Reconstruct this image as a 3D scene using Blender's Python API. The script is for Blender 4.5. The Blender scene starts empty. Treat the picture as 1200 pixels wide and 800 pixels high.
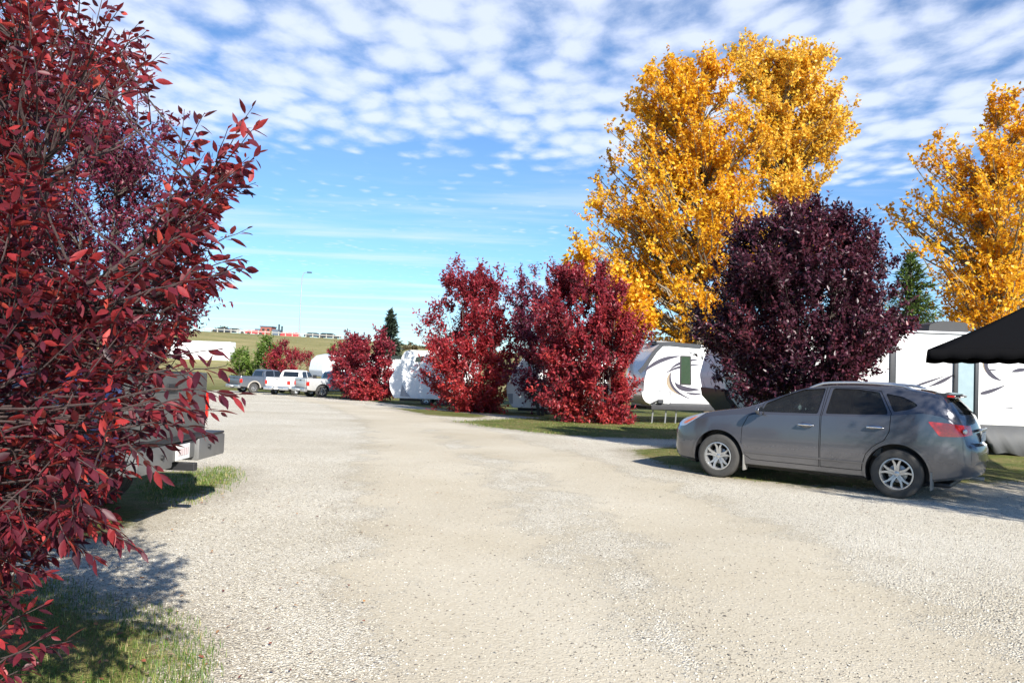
import bpy, bmesh, math, random
import numpy as np
from mathutils import Vector, Matrix
random.seed(7)
rng = np.random.default_rng(11)
scene = bpy.context.scene
COL = scene.collection
R_ = math.radians

# ------------------------------------------------------------------ camera
FPX = 920.0
CH = 1.72
PITCH = math.atan((428.0 - 400) / FPX)
ROLL = R_(2.0)
_f = np.array([0, math.cos(PITCH), math.sin(PITCH)])
_r0 = np.array([1.0, 0, 0])
_u0 = np.cross(_r0, _f)
_c, _s = math.cos(ROLL), math.sin(ROLL)
CR = _c * _r0 + _s * _u0
CU = -_s * _r0 + _c * _u0
CC = np.array([0, 0, CH])
cam_d = bpy.data.cameras.new('camera')
cam_d.sensor_width = 36
cam_d.lens = FPX / 1200 * 36
cam_d.clip_start = 0.05
cam_d.clip_end = 20000
cam = bpy.data.objects.new('camera', cam_d)
COL.objects.link(cam)
m = Matrix.Identity(4)
for i in range(3):
    m[i][0], m[i][1], m[i][2], m[i][3] = CR[i], CU[i], -_f[i], CC[i]
cam.matrix_world = m
scene.camera = cam

def at(px, py, Y):
    """point on the sight line of a photo pixel (1200x800) at distance Y"""
    d = _f + CR * (px - 600) / FPX - CU * (py - 400) / FPX
    return CC + d * (Y / d[1])

def proj(p):
    d = np.asarray(p, float) - CC
    z = d @ _f
    return 600 + FPX * (d @ CR) / z, 400 - FPX * (d @ CU) / z

# ------------------------------------------------------------------ terrain
def smooth(t):
    t = np.clip(t, 0, 1)
    return t * t * (3 - 2 * t)
_rx, _rz = [], []
for px, py in ((-300, 380), (100, 384), (240, 388.5), (330, 393.5), (420, 398.5), (480, 404), (560, 412), (800, 424), (1300, 440)):
    p = at(px, py, 170)
    _rx.append(p[0]); _rz.append(p[2])

def gz(X, Y):
    t = np.clip(np.asarray(Y, float) - 13.0, 0, None)
    base = -0.0255 * (np.sqrt(t * t + 9) - 3)
    base = np.maximum(base, -1.75)
    k = smooth((np.asarray(Y, float) - 92) / 78)
    ridge = np.interp(X, _rx, _rz)
    return base * (1 - k) + ridge * k

def gzs(x, y):
    return float(gz(x, y))

def ground(px, py, dz=0):
    lo, hi = 1.0, 160.0
    for _ in range(50):
        mm = (lo + hi) / 2
        p = at(px, py, mm)
        if p[2] > gzs(p[0], p[1]) + dz:
            lo = mm
        else:
            hi = mm
    return at(px, py, lo)

# ------------------------------------------------------------------ object helpers
def tag(o, label=None, cat=None, group=None, kind=None):
    if label: o['label'] = label
    if cat: o['category'] = cat
    if group: o['group'] = group
    if kind: o['kind'] = kind
    return o

def empty(name, loc, rz=0, label=None, cat=None, group=None):
    o = bpy.data.objects.new(name, None)
    o.location = loc
    o.rotation_euler = (0, 0, rz)
    o.empty_display_size = 0.2
    COL.objects.link(o)
    return tag(o, label, cat, group)

class MB:
    def __init__(s):
        s.v = []; s.f = []; s.mi = []
    def add(s, vs, fs, mi=0):
        n = len(s.v)
        s.v += [tuple(map(float, p)) for p in vs]
        s.f += [tuple(i + n for i in f) for f in fs]
        s.mi += [mi] * len(fs)
        return s
    def box(s, x0, x1, y0, y1, z0, z1, mi=0):
        v = [(x0, y0, z0), (x1, y0, z0), (x1, y1, z0), (x0, y1, z0), (x0, y0, z1), (x1, y0, z1), (x1, y1, z1), (x0, y1, z1)]
        return s.add(v, [(3, 2, 1, 0), (4, 5, 6, 7), (0, 1, 5, 4), (1, 2, 6, 5), (2, 3, 7, 6), (3, 0, 4, 7)], mi)
    def cbox(s, x0, x1, y0, y1, z0, z1, c=0.02, mi=0):
        """box with chamfered edges"""
        bm = bmesh.new()
        bmesh.ops.create_cube(bm, size=1)
        for v in bm.verts:
            v.co = Vector(((x0 + x1) / 2 + v.co.x * (x1 - x0), (y0 + y1) / 2 + v.co.y * (y1 - y0), (z0 + z1) / 2 + v.co.z * (z1 - z0)))
        bmesh.ops.bevel(bm, geom=bm.edges[:], offset=c, segments=2, affect='EDGES', profile=0.6)
        bm.verts.index_update()
        s.add([v.co for v in bm.verts], [[v.index for v in f.verts] for f in bm.faces], mi)
        bm.free()
        return s
    def prism(s, poly, a0, a1, axis='y', mi=0):
        """poly of 2D points extruded along axis; axis y: (x,z), x: (y,z), z: (x,y)"""
        area = sum(poly[i][0] * poly[(i + 1) % len(poly)][1] - poly[(i + 1) % len(poly)][0] * poly[i][1] for i in range(len(poly)))
        if area < 0: poly = poly[::-1]
        def P(u, w, a):
            return (u, a, w) if axis == 'y' else (a, u, w) if axis == 'x' else (u, w, a)
        n = len(poly)
        v = [P(u, w, a0) for u, w in poly] + [P(u, w, a1) for u, w in poly]
        fs = [tuple(range(n)), tuple(range(2 * n - 1, n - 1, -1))] + [(i + n, (i + 1) % n + n, (i + 1) % n, i) for i in range(n)]
        if axis != 'y':
            fs = [f[::-1] for f in fs]
        if a1 < a0: fs = [f[::-1] for f in fs]
        return s.add(v, fs, mi)
    def tube(s, pts, rad, n=8, mi=0, caps=True):
        pts = [np.array(p, float) for p in pts]
        if not hasattr(rad, '__len__'): rad = [rad] * len(pts)
        vs = []; up = None
        for i, p in enumerate(pts):
            d = pts[min(i + 1, len(pts) - 1)] - pts[max(i - 1, 0)]
            d /= (np.linalg.norm(d) + 1e-9)
            if up is None:
                up = np.array([0, 0, 1.0]) if abs(d[2]) < 0.9 else np.array([1.0, 0, 0])
            a = np.cross(d, up); a /= (np.linalg.norm(a) + 1e-9)
            b = np.cross(a, d); up = b
            for k in range(n):
                t = 2 * math.pi * k / n
                vs.append(p + rad[i] * (math.cos(t) * a + math.sin(t) * b))
        fs = []
        for i in range(len(pts) - 1):
            for k in range(n):
                k2 = (k + 1) % n
                fs.append((i * n + k, i * n + k2, (i + 1) * n + k2, (i + 1) * n + k))
        if caps:
            fs.append(tuple(range(n - 1, -1, -1)))
            fs.append(tuple(range((len(pts) - 1) * n, len(pts) * n)))
        return s.add(vs, fs, mi)
    def lathe(s, prof, c=(0, 0, 0), n=32, axis='y', mi=0):
        """prof: (radius, offset along axis)"""
        vs = []
        for k in range(n):
            t = 2 * math.pi * k / n
            for r, o in prof:
                a, b = r * math.cos(t), r * math.sin(t)
                p = (a, o, b) if axis == 'y' else (o, a, b) if axis == 'x' else (a, b, o)
                vs.append((p[0] + c[0], p[1] + c[1], p[2] + c[2]))
        m_ = len(prof); fs = []
        for k in range(n):
            k2 = (k + 1) % n
            for j in range(m_ - 1):
                fs.append((k * m_ + j, k * m_ + j + 1, k2 * m_ + j + 1, k2 * m_ + j))
        return s.add(vs, fs, mi)
    def build(s, name, mat, parent=None, smooth_deg=None, recalc=False):
        me = bpy.data.meshes.new(name)
        me.from_pydata(s.v, [], s.f)
        mats = mat if isinstance(mat, (list, tuple)) else [mat]
        for q in mats: me.materials.append(q)
        if len(mats) > 1:
            me.polygons.foreach_set('material_index', s.mi)
        if recalc:
            bm = bmesh.new(); bm.from_mesh(me)
            bmesh.ops.recalc_face_normals(bm, faces=bm.faces[:])
            bm.to_mesh(me); bm.free()
        if smooth_deg:
            me.polygons.foreach_set('use_smooth', [True] * len(me.polygons))
            me.set_sharp_from_angle(angle=R_(smooth_deg))
        me.update()
        o = bpy.data.objects.new(name, me)
        COL.objects.link(o)
        if parent: o.parent = parent
        return o

def np_mesh(name, V, tris, mat, parent=None, tint=None, quads=False):
    """fast mesh from arrays; tris (n,3) or quads (n,4)"""
    me = bpy.data.meshes.new(name)
    k = tris.shape[1]
    me.vertices.add(len(V)); me.vertices.foreach_set('co', V.astype(np.float32).ravel())
    me.loops.add(tris.size); me.loops.foreach_set('vertex_index', tris.astype(np.int32).ravel())
    me.polygons.add(len(tris))
    me.polygons.foreach_set('loop_start', np.arange(0, tris.size, k, dtype=np.int32))
    me.polygons.foreach_set('loop_total', np.full(len(tris), k, dtype=np.int32))
    me.materials.append(mat)
    if tint is not None:
        a = me.attributes.new('tint', 'FLOAT', 'FACE')
        a.data.foreach_set('value', tint.astype(np.float32))
    me.update(calc_edges=True)
    me.validate()
    o = bpy.data.objects.new(name, me)
    COL.objects.link(o)
    if parent: o.parent = parent
    return o

# ------------------------------------------------------------------ materials
def new_mat(name):
    mt = bpy.data.materials.new(name); mt.use_nodes = True
    nt = mt.node_tree
    for n in list(nt.nodes): nt.nodes.remove(n)
    out = nt.nodes.new('ShaderNodeOutputMaterial')
    return mt, nt, out

class NT:
    """tiny node helper"""
    def __init__(s, nt): s.nt = nt
    def n(s, t, **kw):
        nd = s.nt.nodes.new('ShaderNode' + t)
        for k, v in kw.items():
            if k.startswith('_'): setattr(nd, k[1:], v)
            else:
                key = k.replace('__', ' ')
                inp = nd.inputs[int(key[1:])] if key[0] == 'i' and key[1:].isdigit() else nd.inputs[key]
                if isinstance(v, bpy.types.NodeSocket): s.nt.links.new(v, inp)
                else: inp.default_value = v
        return nd
    def math(s, op, a, b=None, c=None, clamp=False):
        nd = s.nt.nodes.new('ShaderNodeMath'); nd.operation = op; nd.use_clamp = clamp
        for i, v in enumerate((a, b, c)):
            if v is None: continue
            if isinstance(v, bpy.types.NodeSocket): s.nt.links.new(v, nd.inputs[i])
            else: nd.inputs[i].default_value = v
        return nd.outputs[0]
    def ramp(s, fac, stops, interp='LINEAR'):
        nd = s.nt.nodes.new('ShaderNodeValToRGB'); cr = nd.color_ramp; cr.interpolation = interp
        while len(cr.elements) < len(stops): cr.elements.new(0.5)
        for e, (p, c) in zip(cr.elements, stops):
            e.position = p
            e.color = (*c, 1) if hasattr(c, '__len__') else (c, c, c, 1)
        s.nt.links.new(fac, nd.inputs[0])
        return nd.outputs[0]
    def mix(s, fac, a, b, mode='MIX'):
        nd = s.nt.nodes.new('ShaderNodeMix'); nd.data_type = 'RGBA'; nd.blend_type = mode
        for i, v in ((0, fac), (6, a), (7, b)):
            if isinstance(v, bpy.types.NodeSocket): s.nt.links.new(v, nd.inputs[i])
            else: nd.inputs[i].default_value = (*v, 1) if hasattr(v, '__len__') and len(v) == 3 else v
        return nd.outputs[2]
    def link(s, a, b): s.nt.links.new(a, b)
    def noise(s, vec, scale, detail=4, rough=0.55):
        return s.n('TexNoise', Vector=vec, Scale=scale, Detail=detail, Roughness=rough)

def simple(name, col, rough=0.5, metal=0.0, spec=0.5, coat=0.0, var=0.12, vscale=6.0, bump=0.0, bscale=60, dust=None, emit=None):
    """painted / plastic / metal surface with soft mottling and optional dust"""
    mt, nt, out = new_mat(name); h = NT(nt)
    tc = h.n('TexCoord')
    nz = h.noise(tc.outputs['Object'], vscale, 5, 0.6)
    f = h.ramp(nz.outputs[0], [(0.3, 1 - var), (0.7, 1 + 0 * var)])
    c = h.mix(1.0, col, f, 'MULTIPLY')
    r = h.math('MULTIPLY_ADD', nz.outputs[0], 0.25 * rough, rough * 0.87)
    if dust:
        dcol, z0, z1, amt = dust
        sx = h.n('SeparateXYZ', Vector=tc.outputs['Object'])
        g = h.n('MapRange', Value=sx.outputs[2]); g.inputs[1].default_value = z0; g.inputs[2].default_value = z1
        g.inputs[3].default_value = 1; g.inputs[4].default_value = 0
        n2 = h.noise(tc.outputs['Object'], 3.5, 6, 0.7)
        d = h.math('MULTIPLY', g.outputs[0], h.math('MULTIPLY_ADD', n2.outputs[0], 1.2, 0.1), clamp=True)
        d = h.math('MULTIPLY', d, amt, clamp=True)
        c = h.mix(d, c, dcol)
        r = h.math('ADD', r, h.math('MULTIPLY', d, 0.5), clamp=True)
    b = h.n('BsdfPrincipled', Base__Color=c, Roughness=r, Metallic=metal)
    b.inputs['Specular IOR Level'].default_value = spec
    b.inputs['Coat Weight'].default_value = coat
    b.inputs['Coat Roughness'].default_value = 0.06
    if bump:
        n3 = h.noise(tc.outputs['Object'], bscale, 3, 0.6)
        bp = h.n('Bump', Height=n3.outputs[0], Strength=bump, Distance=0.01)
        h.link(bp.outputs[0], b.inputs['Normal'])
    if emit:
        b.inputs['Emission Color'].default_value = (*col, 1); b.inputs['Emission Strength'].default_value = emit
    h.link(b.outputs[0], out.inputs[0])
    return mt

def glass_mat(name, tintc=(0.5, 0.55, 0.55), alpha=0.35, rough=0.03):
    mt, nt, out = new_mat(name); h = NT(nt)
    tr = h.n('BsdfTransparent', Color=(*tintc, 1))
    gl = h.n('BsdfGlossy', Color=(1, 1, 1, 1), Roughness=rough)
    lw = h.n('LayerWeight', Blend=0.12)
    tc = h.n('TexCoord')
    nz = h.noise(tc.outputs['Object'], 4, 5, 0.65)
    df = h.n('BsdfDiffuse', Color=(0.35, 0.33, 0.3, 1))
    fac = h.math('MULTIPLY_ADD', lw.outputs['Fresnel'], 0.85, 0.03)
    a = h.n('MixShader', Fac=fac); h.link(tr.outputs[0], a.inputs[1]); h.link(gl.outputs[0], a.inputs[2])
    dfac = h.math('MULTIPLY', nz.outputs[0], 0.06)
    bsh = h.n('MixShader', Fac=dfac); h.link(a.outputs[0], bsh.inputs[1]); h.link(df.outputs[0], bsh.inputs[2])
    h.link(bsh.outputs[0], out.inputs[0])
    return mt

def leaf_mat(name, stops, back=None, trans=0.3, rough=0.42, spec=0.4, tcol=1.6, nscale=None):
    """stops: colour ramp over the per-leaf 'tint' attribute; back: colour ramp of the leaf's underside"""
    mt, nt, out = new_mat(name); h = NT(nt)
    at_ = h.n('Attribute', _attribute_name='tint', _attribute_type='GEOMETRY')
    t = at_.outputs['Fac']
    c = h.ramp(t, stops)
    if back:
        cb = h.ramp(t, back)
        geo = h.n('NewGeometry')
        c = h.mix(geo.outputs['Backfacing'], c, cb)
    if nscale:
        tc = h.n('TexCoord')
        nz = h.noise(tc.outputs['Object'], nscale, 4, 0.6)
        c = h.mix(1.0, c, h.ramp(nz.outputs[0], [(0.3, 0.72), (0.7, 1.0)]), 'MULTIPLY')
    b = h.n('BsdfPrincipled', Base__Color=c, Roughness=rough)
    b.inputs['Specular IOR Level'].default_value = spec
    tr = h.n('BsdfTranslucent')
    h.link(h.mix(1.0, c, (tcol, tcol * 0.8, tcol * 0.7), 'MULTIPLY'), tr.inputs[0])
    mx = h.n('MixShader', Fac=trans)
    h.link(b.outputs[0], mx.inputs[1]); h.link(tr.outputs[0], mx.inputs[2])
    h.link(mx.outputs[0], out.inputs[0])
    return mt

def bark_mat(name, c1, c2, scale=30):
    mt, nt, out = new_mat(name); h = NT(nt)
    tc = h.n('TexCoord')
    mp = h.n('Mapping', Vector=tc.outputs['Object']); mp.inputs['Scale'].default_value = (1, 1, 0.25)
    nz = h.noise(mp.outputs[0], scale, 6, 0.7)
    c = h.ramp(nz.outputs[0], [(0.32, c1), (0.68, c2)])
    bp = h.n('Bump', Height=nz.outputs[0], Strength=0.6, Distance=0.01)
    b = h.n('BsdfPrincipled', Base__Color=c, Roughness=0.9, Normal=bp.outputs[0])
    h.link(b.outputs[0], out.inputs[0])
    return mt

M = {}
M['bark_red'] = bark_mat('bark_red', (0.05, 0.035, 0.03), (0.13, 0.10, 0.085))
M['bark_aspen'] = bark_mat('bark_aspen', (0.06, 0.045, 0.03), (0.30, 0.26, 0.19), 14)
M['bark_dark'] = bark_mat('bark_dark', (0.03, 0.024, 0.02), (0.09, 0.07, 0.055))
M['white'] = simple('white_gelcoat', (0.80, 0.81, 0.82), 0.28, coat=0.3, var=0.05, vscale=1.2, dust=((0.5, 0.47, 0.42), 0.4, 1.4, 0.16))
M['white_paint'] = simple('white_paint', (0.78, 0.78, 0.77), 0.3, coat=0.5, var=0.05)
M['black'] = simple('black_plastic', (0.018, 0.018, 0.02), 0.5, bump=0.1)
M['trim'] = simple('dark_trim', (0.035, 0.038, 0.045), 0.4)
M['darkpanel'] = simple('dark_lower_panel', (0.03, 0.032, 0.04), 0.4, dust=((0.25, 0.23, 0.2), 0.2, 0.9, 0.25))
M['grey'] = simple('grey_vinyl', (0.085, 0.088, 0.092), 0.7, var=0.2, vscale=2, bump=0.25, bscale=8)
M['rubber'] = simple('dusty_rubber', (0.055, 0.053, 0.05), 0.85, var=0.35, vscale=9, bump=0.3, bscale=50)
M['rim'] = simple('alloy_rim', (0.56, 0.57, 0.58), 0.3, metal=0.75, var=0.2, vscale=14)
M['chrome'] = simple('chrome', (0.8, 0.8, 0.82), 0.12, metal=1.0, var=0.05)
M['steel'] = simple('galvanised_steel', (0.45, 0.46, 0.47), 0.45, metal=0.7)
M['suv'] = simple('grey_metallic_paint', (0.105, 0.108, 0.127), 0.24, metal=0.55, coat=0.9, var=0.08, vscale=2.0, dust=((0.30, 0.275, 0.24), 0.15, 0.75, 0.34))
M['cabin'] = simple('dark_cabin', (0.02, 0.02, 0.022), 0.8)
M['seat'] = simple('grey_seat_fabric', (0.22, 0.22, 0.225), 0.9, bump=0.2)
M['glass'] = glass_mat('tinted_glass', (0.5, 0.55, 0.55))
M['glass_dark'] = glass_mat('privacy_glass', (0.25, 0.27, 0.28))
M['pane'] = simple('dark_window_pane', (0.012, 0.014, 0.016), 0.06, spec=0.8, var=0.05)
M['red_lens'] = simple('red_lens', (0.75, 0.022, 0.014), 0.12, coat=1.0, var=0.35, vscale=30)
M['amber_lens'] = simple('amber_lens', (0.75, 0.16, 0.03), 0.12, coat=1.0, var=0.2, vscale=30)
M['clear_lens'] = simple('clear_lens', (0.55, 0.57, 0.6), 0.08, metal=0.4, coat=1.0, var=0.3, vscale=25)
M['plate'] = simple('plate_white', (0.75, 0.75, 0.73), 0.4)
# ------------------------------------------------------------------ sun, sky, view
SUN_AZ, SUN_EL = R_(24), R_(30)      # light travels forward and to the left
sd = Vector((-math.sin(SUN_AZ) * math.cos(SUN_EL), math.cos(SUN_AZ) * math.cos(SUN_EL), -math.sin(SUN_EL)))
sl = bpy.data.lights.new('sun', 'SUN'); sl.energy = 5.0; sl.angle = R_(0.53); sl.color = (1.0, 0.945, 0.86)
so = bpy.data.objects.new('sun', sl); COL.objects.link(so)
so.rotation_euler = sd.to_track_quat('-Z', 'Y').to_euler()
so.location = (10, -20, 20)

w = bpy.data.worlds.new('World'); scene.world = w; w.use_nodes = True
nt = w.node_tree
for n in list(nt.nodes): nt.nodes.remove(n)
h = NT(nt)
sky = nt.nodes.new('ShaderNodeTexSky'); sky.sky_type = 'NISHITA'; sky.sun_disc = False
sky.sun_elevation = SUN_EL; sky.sun_rotation = R_(180) - SUN_AZ
sky.air_density = 1.0; sky.dust_density = 0.3; sky.ozone_density = 2.0; sky.altitude = 1000
tc = h.n('TexCoord')
sx = h.n('SeparateXYZ', Vector=tc.outputs['Generated'])
zz = h.math('MAXIMUM', sx.outputs[2], 0.012)
u = h.math('DIVIDE', sx.outputs[0], zz)
v = h.math('DIVIDE', sx.outputs[1], zz)
p2 = h.n('CombineXYZ', X=u, Y=v, Z=0.0)
dist = h.n('VectorMath', _operation='LENGTH'); h.link(p2.outputs[0], dist.inputs[0]); dist = dist.outputs['Value']
# puffy high bank overhead: small rounded cells broken up by soft noise
warp = h.noise(p2.outputs[0], 2.4, 3, 0.5)
wv = h.n('VectorMath', _operation='MULTIPLY_ADD'); h.link(warp.outputs['Color'], wv.inputs[0]); wv.inputs[1].default_value = (0.13, 0.13, 0); h.link(p2.outputs[0], wv.inputs[2])
mpc = h.n('Mapping', Vector=wv.outputs[0]); mpc.inputs['Rotation'].default_value = (0, 0, R_(25)); mpc.inputs['Scale'].default_value = (1.15, 0.8, 1)
cell = h.n('TexVoronoi', Vector=mpc.outputs[0], Scale=7.4, _feature='SMOOTH_F1', Smoothness=0.45)
fine = h.noise(mpc.outputs[0], 12.0, 6, 0.6)
big = h.noise(p2.outputs[0], 0.8, 3, 0.5)
dens = h.math('ADD', h.math('MULTIPLY', cell.outputs['Distance'], -1.15), 0.62)
dens = h.math('ADD', dens, h.math('MULTIPLY', h.math('SUBTRACT', fine.outputs[0], 0.5), 0.9))
dens = h.math('ADD', dens, h.math('MULTIPLY', h.math('SUBTRACT', big.outputs[0], 0.5), 0.8))
side = h.math('MULTIPLY_ADD', u, 0.06, 3.75)                     # far rim of the bank
rim_ = h.math('SUBTRACT', h.math('ADD', side, h.math('MULTIPLY', h.math('SUBTRACT', big.outputs[0], 0.5), 2.2)), dist)
cov = h.n('MapRange', Value=rim_, _interpolation_type='SMOOTHSTEP'); cov.inputs[1].default_value = -0.7; cov.inputs[2].default_value = 0.7
cov.inputs[3].default_value = -0.55; cov.inputs[4].default_value = 0.24
bank = h.n('MapRange', Value=h.math('ADD', dens, cov.outputs[0]), _interpolation_type='SMOOTHSTEP'); bank.inputs[1].default_value = -0.42; bank.inputs[2].default_value = 0.62
# long thin streaks lower down
mps = h.n('Mapping', Vector=p2.outputs[0]); mps.inputs['Rotation'].default_value = (0, 0, R_(-4)); mps.inputs['Scale'].default_value = (0.22, 0.62, 1)
st = h.noise(mps.outputs[0], 1.0, 6, 0.6)
stm = h.n('MapRange', Value=st.outputs[0], _interpolation_type='SMOOTHSTEP'); stm.inputs[1].default_value = 0.46; stm.inputs[2].default_value = 0.66
far_ = h.n('MapRange', Value=dist, _interpolation_type='SMOOTHSTEP'); far_.inputs[1].default_value = 3.6; far_.inputs[2].default_value = 5.2
stk = h.math('MULTIPLY', stm.outputs[0], far_.outputs[0])
cl = h.math('MAXIMUM', h.math('MULTIPLY', bank.outputs[0], 0.80), h.math('MULTIPLY', stk, 0.5))
up = h.n('MapRange', Value=sx.outputs[2]); up.inputs[1].default_value = 0.0; up.inputs[2].default_value = 0.02
cl = h.math('MULTIPLY', cl, up.outputs[0], clamp=True)
# clouds left out above and behind, out of view, to weaken sky fill light
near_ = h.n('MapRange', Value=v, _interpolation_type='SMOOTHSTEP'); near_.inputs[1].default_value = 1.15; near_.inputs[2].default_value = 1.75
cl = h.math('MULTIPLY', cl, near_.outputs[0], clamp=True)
skyc = h.mix(1.0, sky.outputs[0], (1.28, 1.48, 1.72), 'MULTIPLY')
# clear cold air: the band over the horizon stays cyan rather than white
lowf = h.n('MapRange', Value=sx.outputs[2], _interpolation_type='SMOOTHSTEP'); lowf.inputs[1].default_value = 0.0; lowf.inputs[2].default_value = 0.28
skyc = h.mix(lowf.outputs[0], h.mix(1.0, skyc, (0.72, 0.87, 0.93), 'MULTIPLY'), skyc)
hs = h.n('HueSaturation', Saturation=1.05, Color=skyc)
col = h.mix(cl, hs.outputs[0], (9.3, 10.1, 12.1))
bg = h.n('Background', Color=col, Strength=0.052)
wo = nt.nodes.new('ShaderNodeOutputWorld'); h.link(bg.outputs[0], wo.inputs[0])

scene.view_settings.view_transform = 'Standard'
scene.view_settings.look = 'None'
scene.view_settings.exposure = 1.0
scene.view_settings.gamma = 1
try: scene.view_settings.use_curve_mapping = False
except Exception: pass
scene.cycles.max_bounces = 6
scene.cycles.transparent_max_bounces = 16
scene.cycles.use_denoising = True
scene.cycles.caustics_reflective = False
scene.cycles.caustics_refractive = False

# ------------------------------------------------------------------ ground
def poly_world(pts):
    return np.array([ground(x, y)[:2] for x, y in pts])

def sdist(P, poly):
    """signed distance, positive inside"""
    x, y = P[:, 0], P[:, 1]
    d = np.full(len(P), 1e9); inside = np.zeros(len(P), bool)
    n = len(poly)
    for i in range(n):
        a = poly[i]; b = poly[(i + 1) % n]
        ab = b - a; L = ab @ ab + 1e-12
        t = np.clip(((x - a[0]) * ab[0] + (y - a[1]) * ab[1]) / L, 0, 1)
        d = np.minimum(d, np.hypot(x - a[0] - t * ab[0], y - a[1] - t * ab[1]))
        c = ((a[1] > y) != (b[1] > y)) & (x < (b[0] - a[0]) * (y - a[1]) / (b[1] - a[1] + 1e-12) + a[0])
        inside ^= c
    return np.where(inside, d, -d)

GRASS = [
    # beyond the lot and round the far red bushes
    np.vstack([poly_world([(120, 462), (262, 457), (320, 460), (385, 466), (440, 470.5), (520, 480), (600, 487), (690, 494)]), [[12, 40], [60, 60], [60, 158], [-160, 158], [-160, 60], [-40, 45]]]),
    poly_world([(455, 477.5), (520, 481), (575, 487), (560, 490), (500, 486)]),
    poly_world([(535, 494), (600, 490.5), (690, 489), (905, 494), (905, 515), (790, 514.5), (700, 512.5), (620, 506), (570, 500)]),
    np.vstack([poly_world([(735, 528), (765, 541), (830, 557), (960, 572), (1080, 571), (1150, 566), (1210, 564), (1330, 575)]), [[40, 10], [40, 30], [9, 22]], poly_world([(930, 520), (800, 522)])]),
    poly_world([(175, 566), (215, 553), (262, 548), (270, 562), (252, 577), (205, 592)]),
    np.vstack([poly_world([(40, 690), (100, 712), (170, 726), (205, 755), (205, 785), (180, 810)]), [[-1.9, 3.0], [-2.2, -6], [-14, -6], [-14, 5.9], [-4.5, 5.9]]]),
    np.array([[-9.5, 6.0], [-3.6, 6.9], [-3.7, 8.8], [-4.2, 10.2], [-6, 12.6], [-12, 16], [-30, 30], [-45, 45], [-60, 30], [-30, 5]]),
]
LANE = poly_world([(640, 790), (560, 680), (520, 600), (500, 550), (478, 515), (450, 490), (400, 474), (340, 466)])
LANE2 = poly_world([(1000, 760), (860, 640), (720, 570), (610, 527), (520, 498), (440, 480)])

def grass_field(P):
    g = np.full(len(P), -9.0)
    for q in GRASS: g = np.maximum(g, sdist(P, q))
    far = P[:, 1] - 100.0
    g = np.maximum(g, far)
    g = np.maximum(g, np.abs(P[:, 0]) - 55)
    return np.clip(g, -3, 3)

def lane_field(P):
    out = np.full(len(P), 1e9)
    for L in (LANE, LANE2):
        for i in range(len(L) - 1):
            a, b = L[i], L[i + 1]; ab = b - a; q = ab @ ab
            t = np.clip(((P - a) @ ab) / q, 0, 1)
            out = np.minimum(out, np.hypot(*(P - a - t[:, None] * ab).T))
    return out

ys = [-30.0]
while ys[-1] < 9000:
    y = ys[-1]
    step = 0.16 if 1.5 < y < 20 else 0.35 if 20 <= y < 40 else max(0.4, abs(y) * 0.02)
    if y < 1.5: step = 2.5 if y < -2 else 0.5
    ys.append(y + step)
tt = np.linspace(-1, 1, 361)
xs = np.sinh(tt * 7.2) / np.sinh(7.2) * 9000 * 0.9 + tt * 14
xs = np.sort(xs)
ys = np.array(ys)
GX, GY = np.meshgrid(xs, ys)
P2 = np.stack([GX.ravel(), GY.ravel()], 1)
GZ = gz(P2[:, 0], P2[:, 1])
rough_ = 0.012 * np.sin(P2[:, 0] * 1.7 + 0.6 * np.sin(P2[:, 1] * 1.1)) * np.sin(P2[:, 1] * 1.3 + 1) * (np.abs(P2[:, 1]) < 60)
GZ = GZ + rough_
g_att = grass_field(P2)
GZ = GZ + np.where(g_att > 0, np.minimum(g_att, 0.5) * 0.05, 0)
l_att = np.clip(lane_field(P2), 0, 6)
nx, ny = len(xs), len(ys)
idx = np.arange(nx * ny).reshape(ny, nx)
quads = np.stack([idx[:-1, :-1], idx[:-1, 1:], idx[1:, 1:], idx[1:, :-1]], -1).reshape(-1, 4)
V3 = np.column_stack([P2, GZ])

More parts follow.
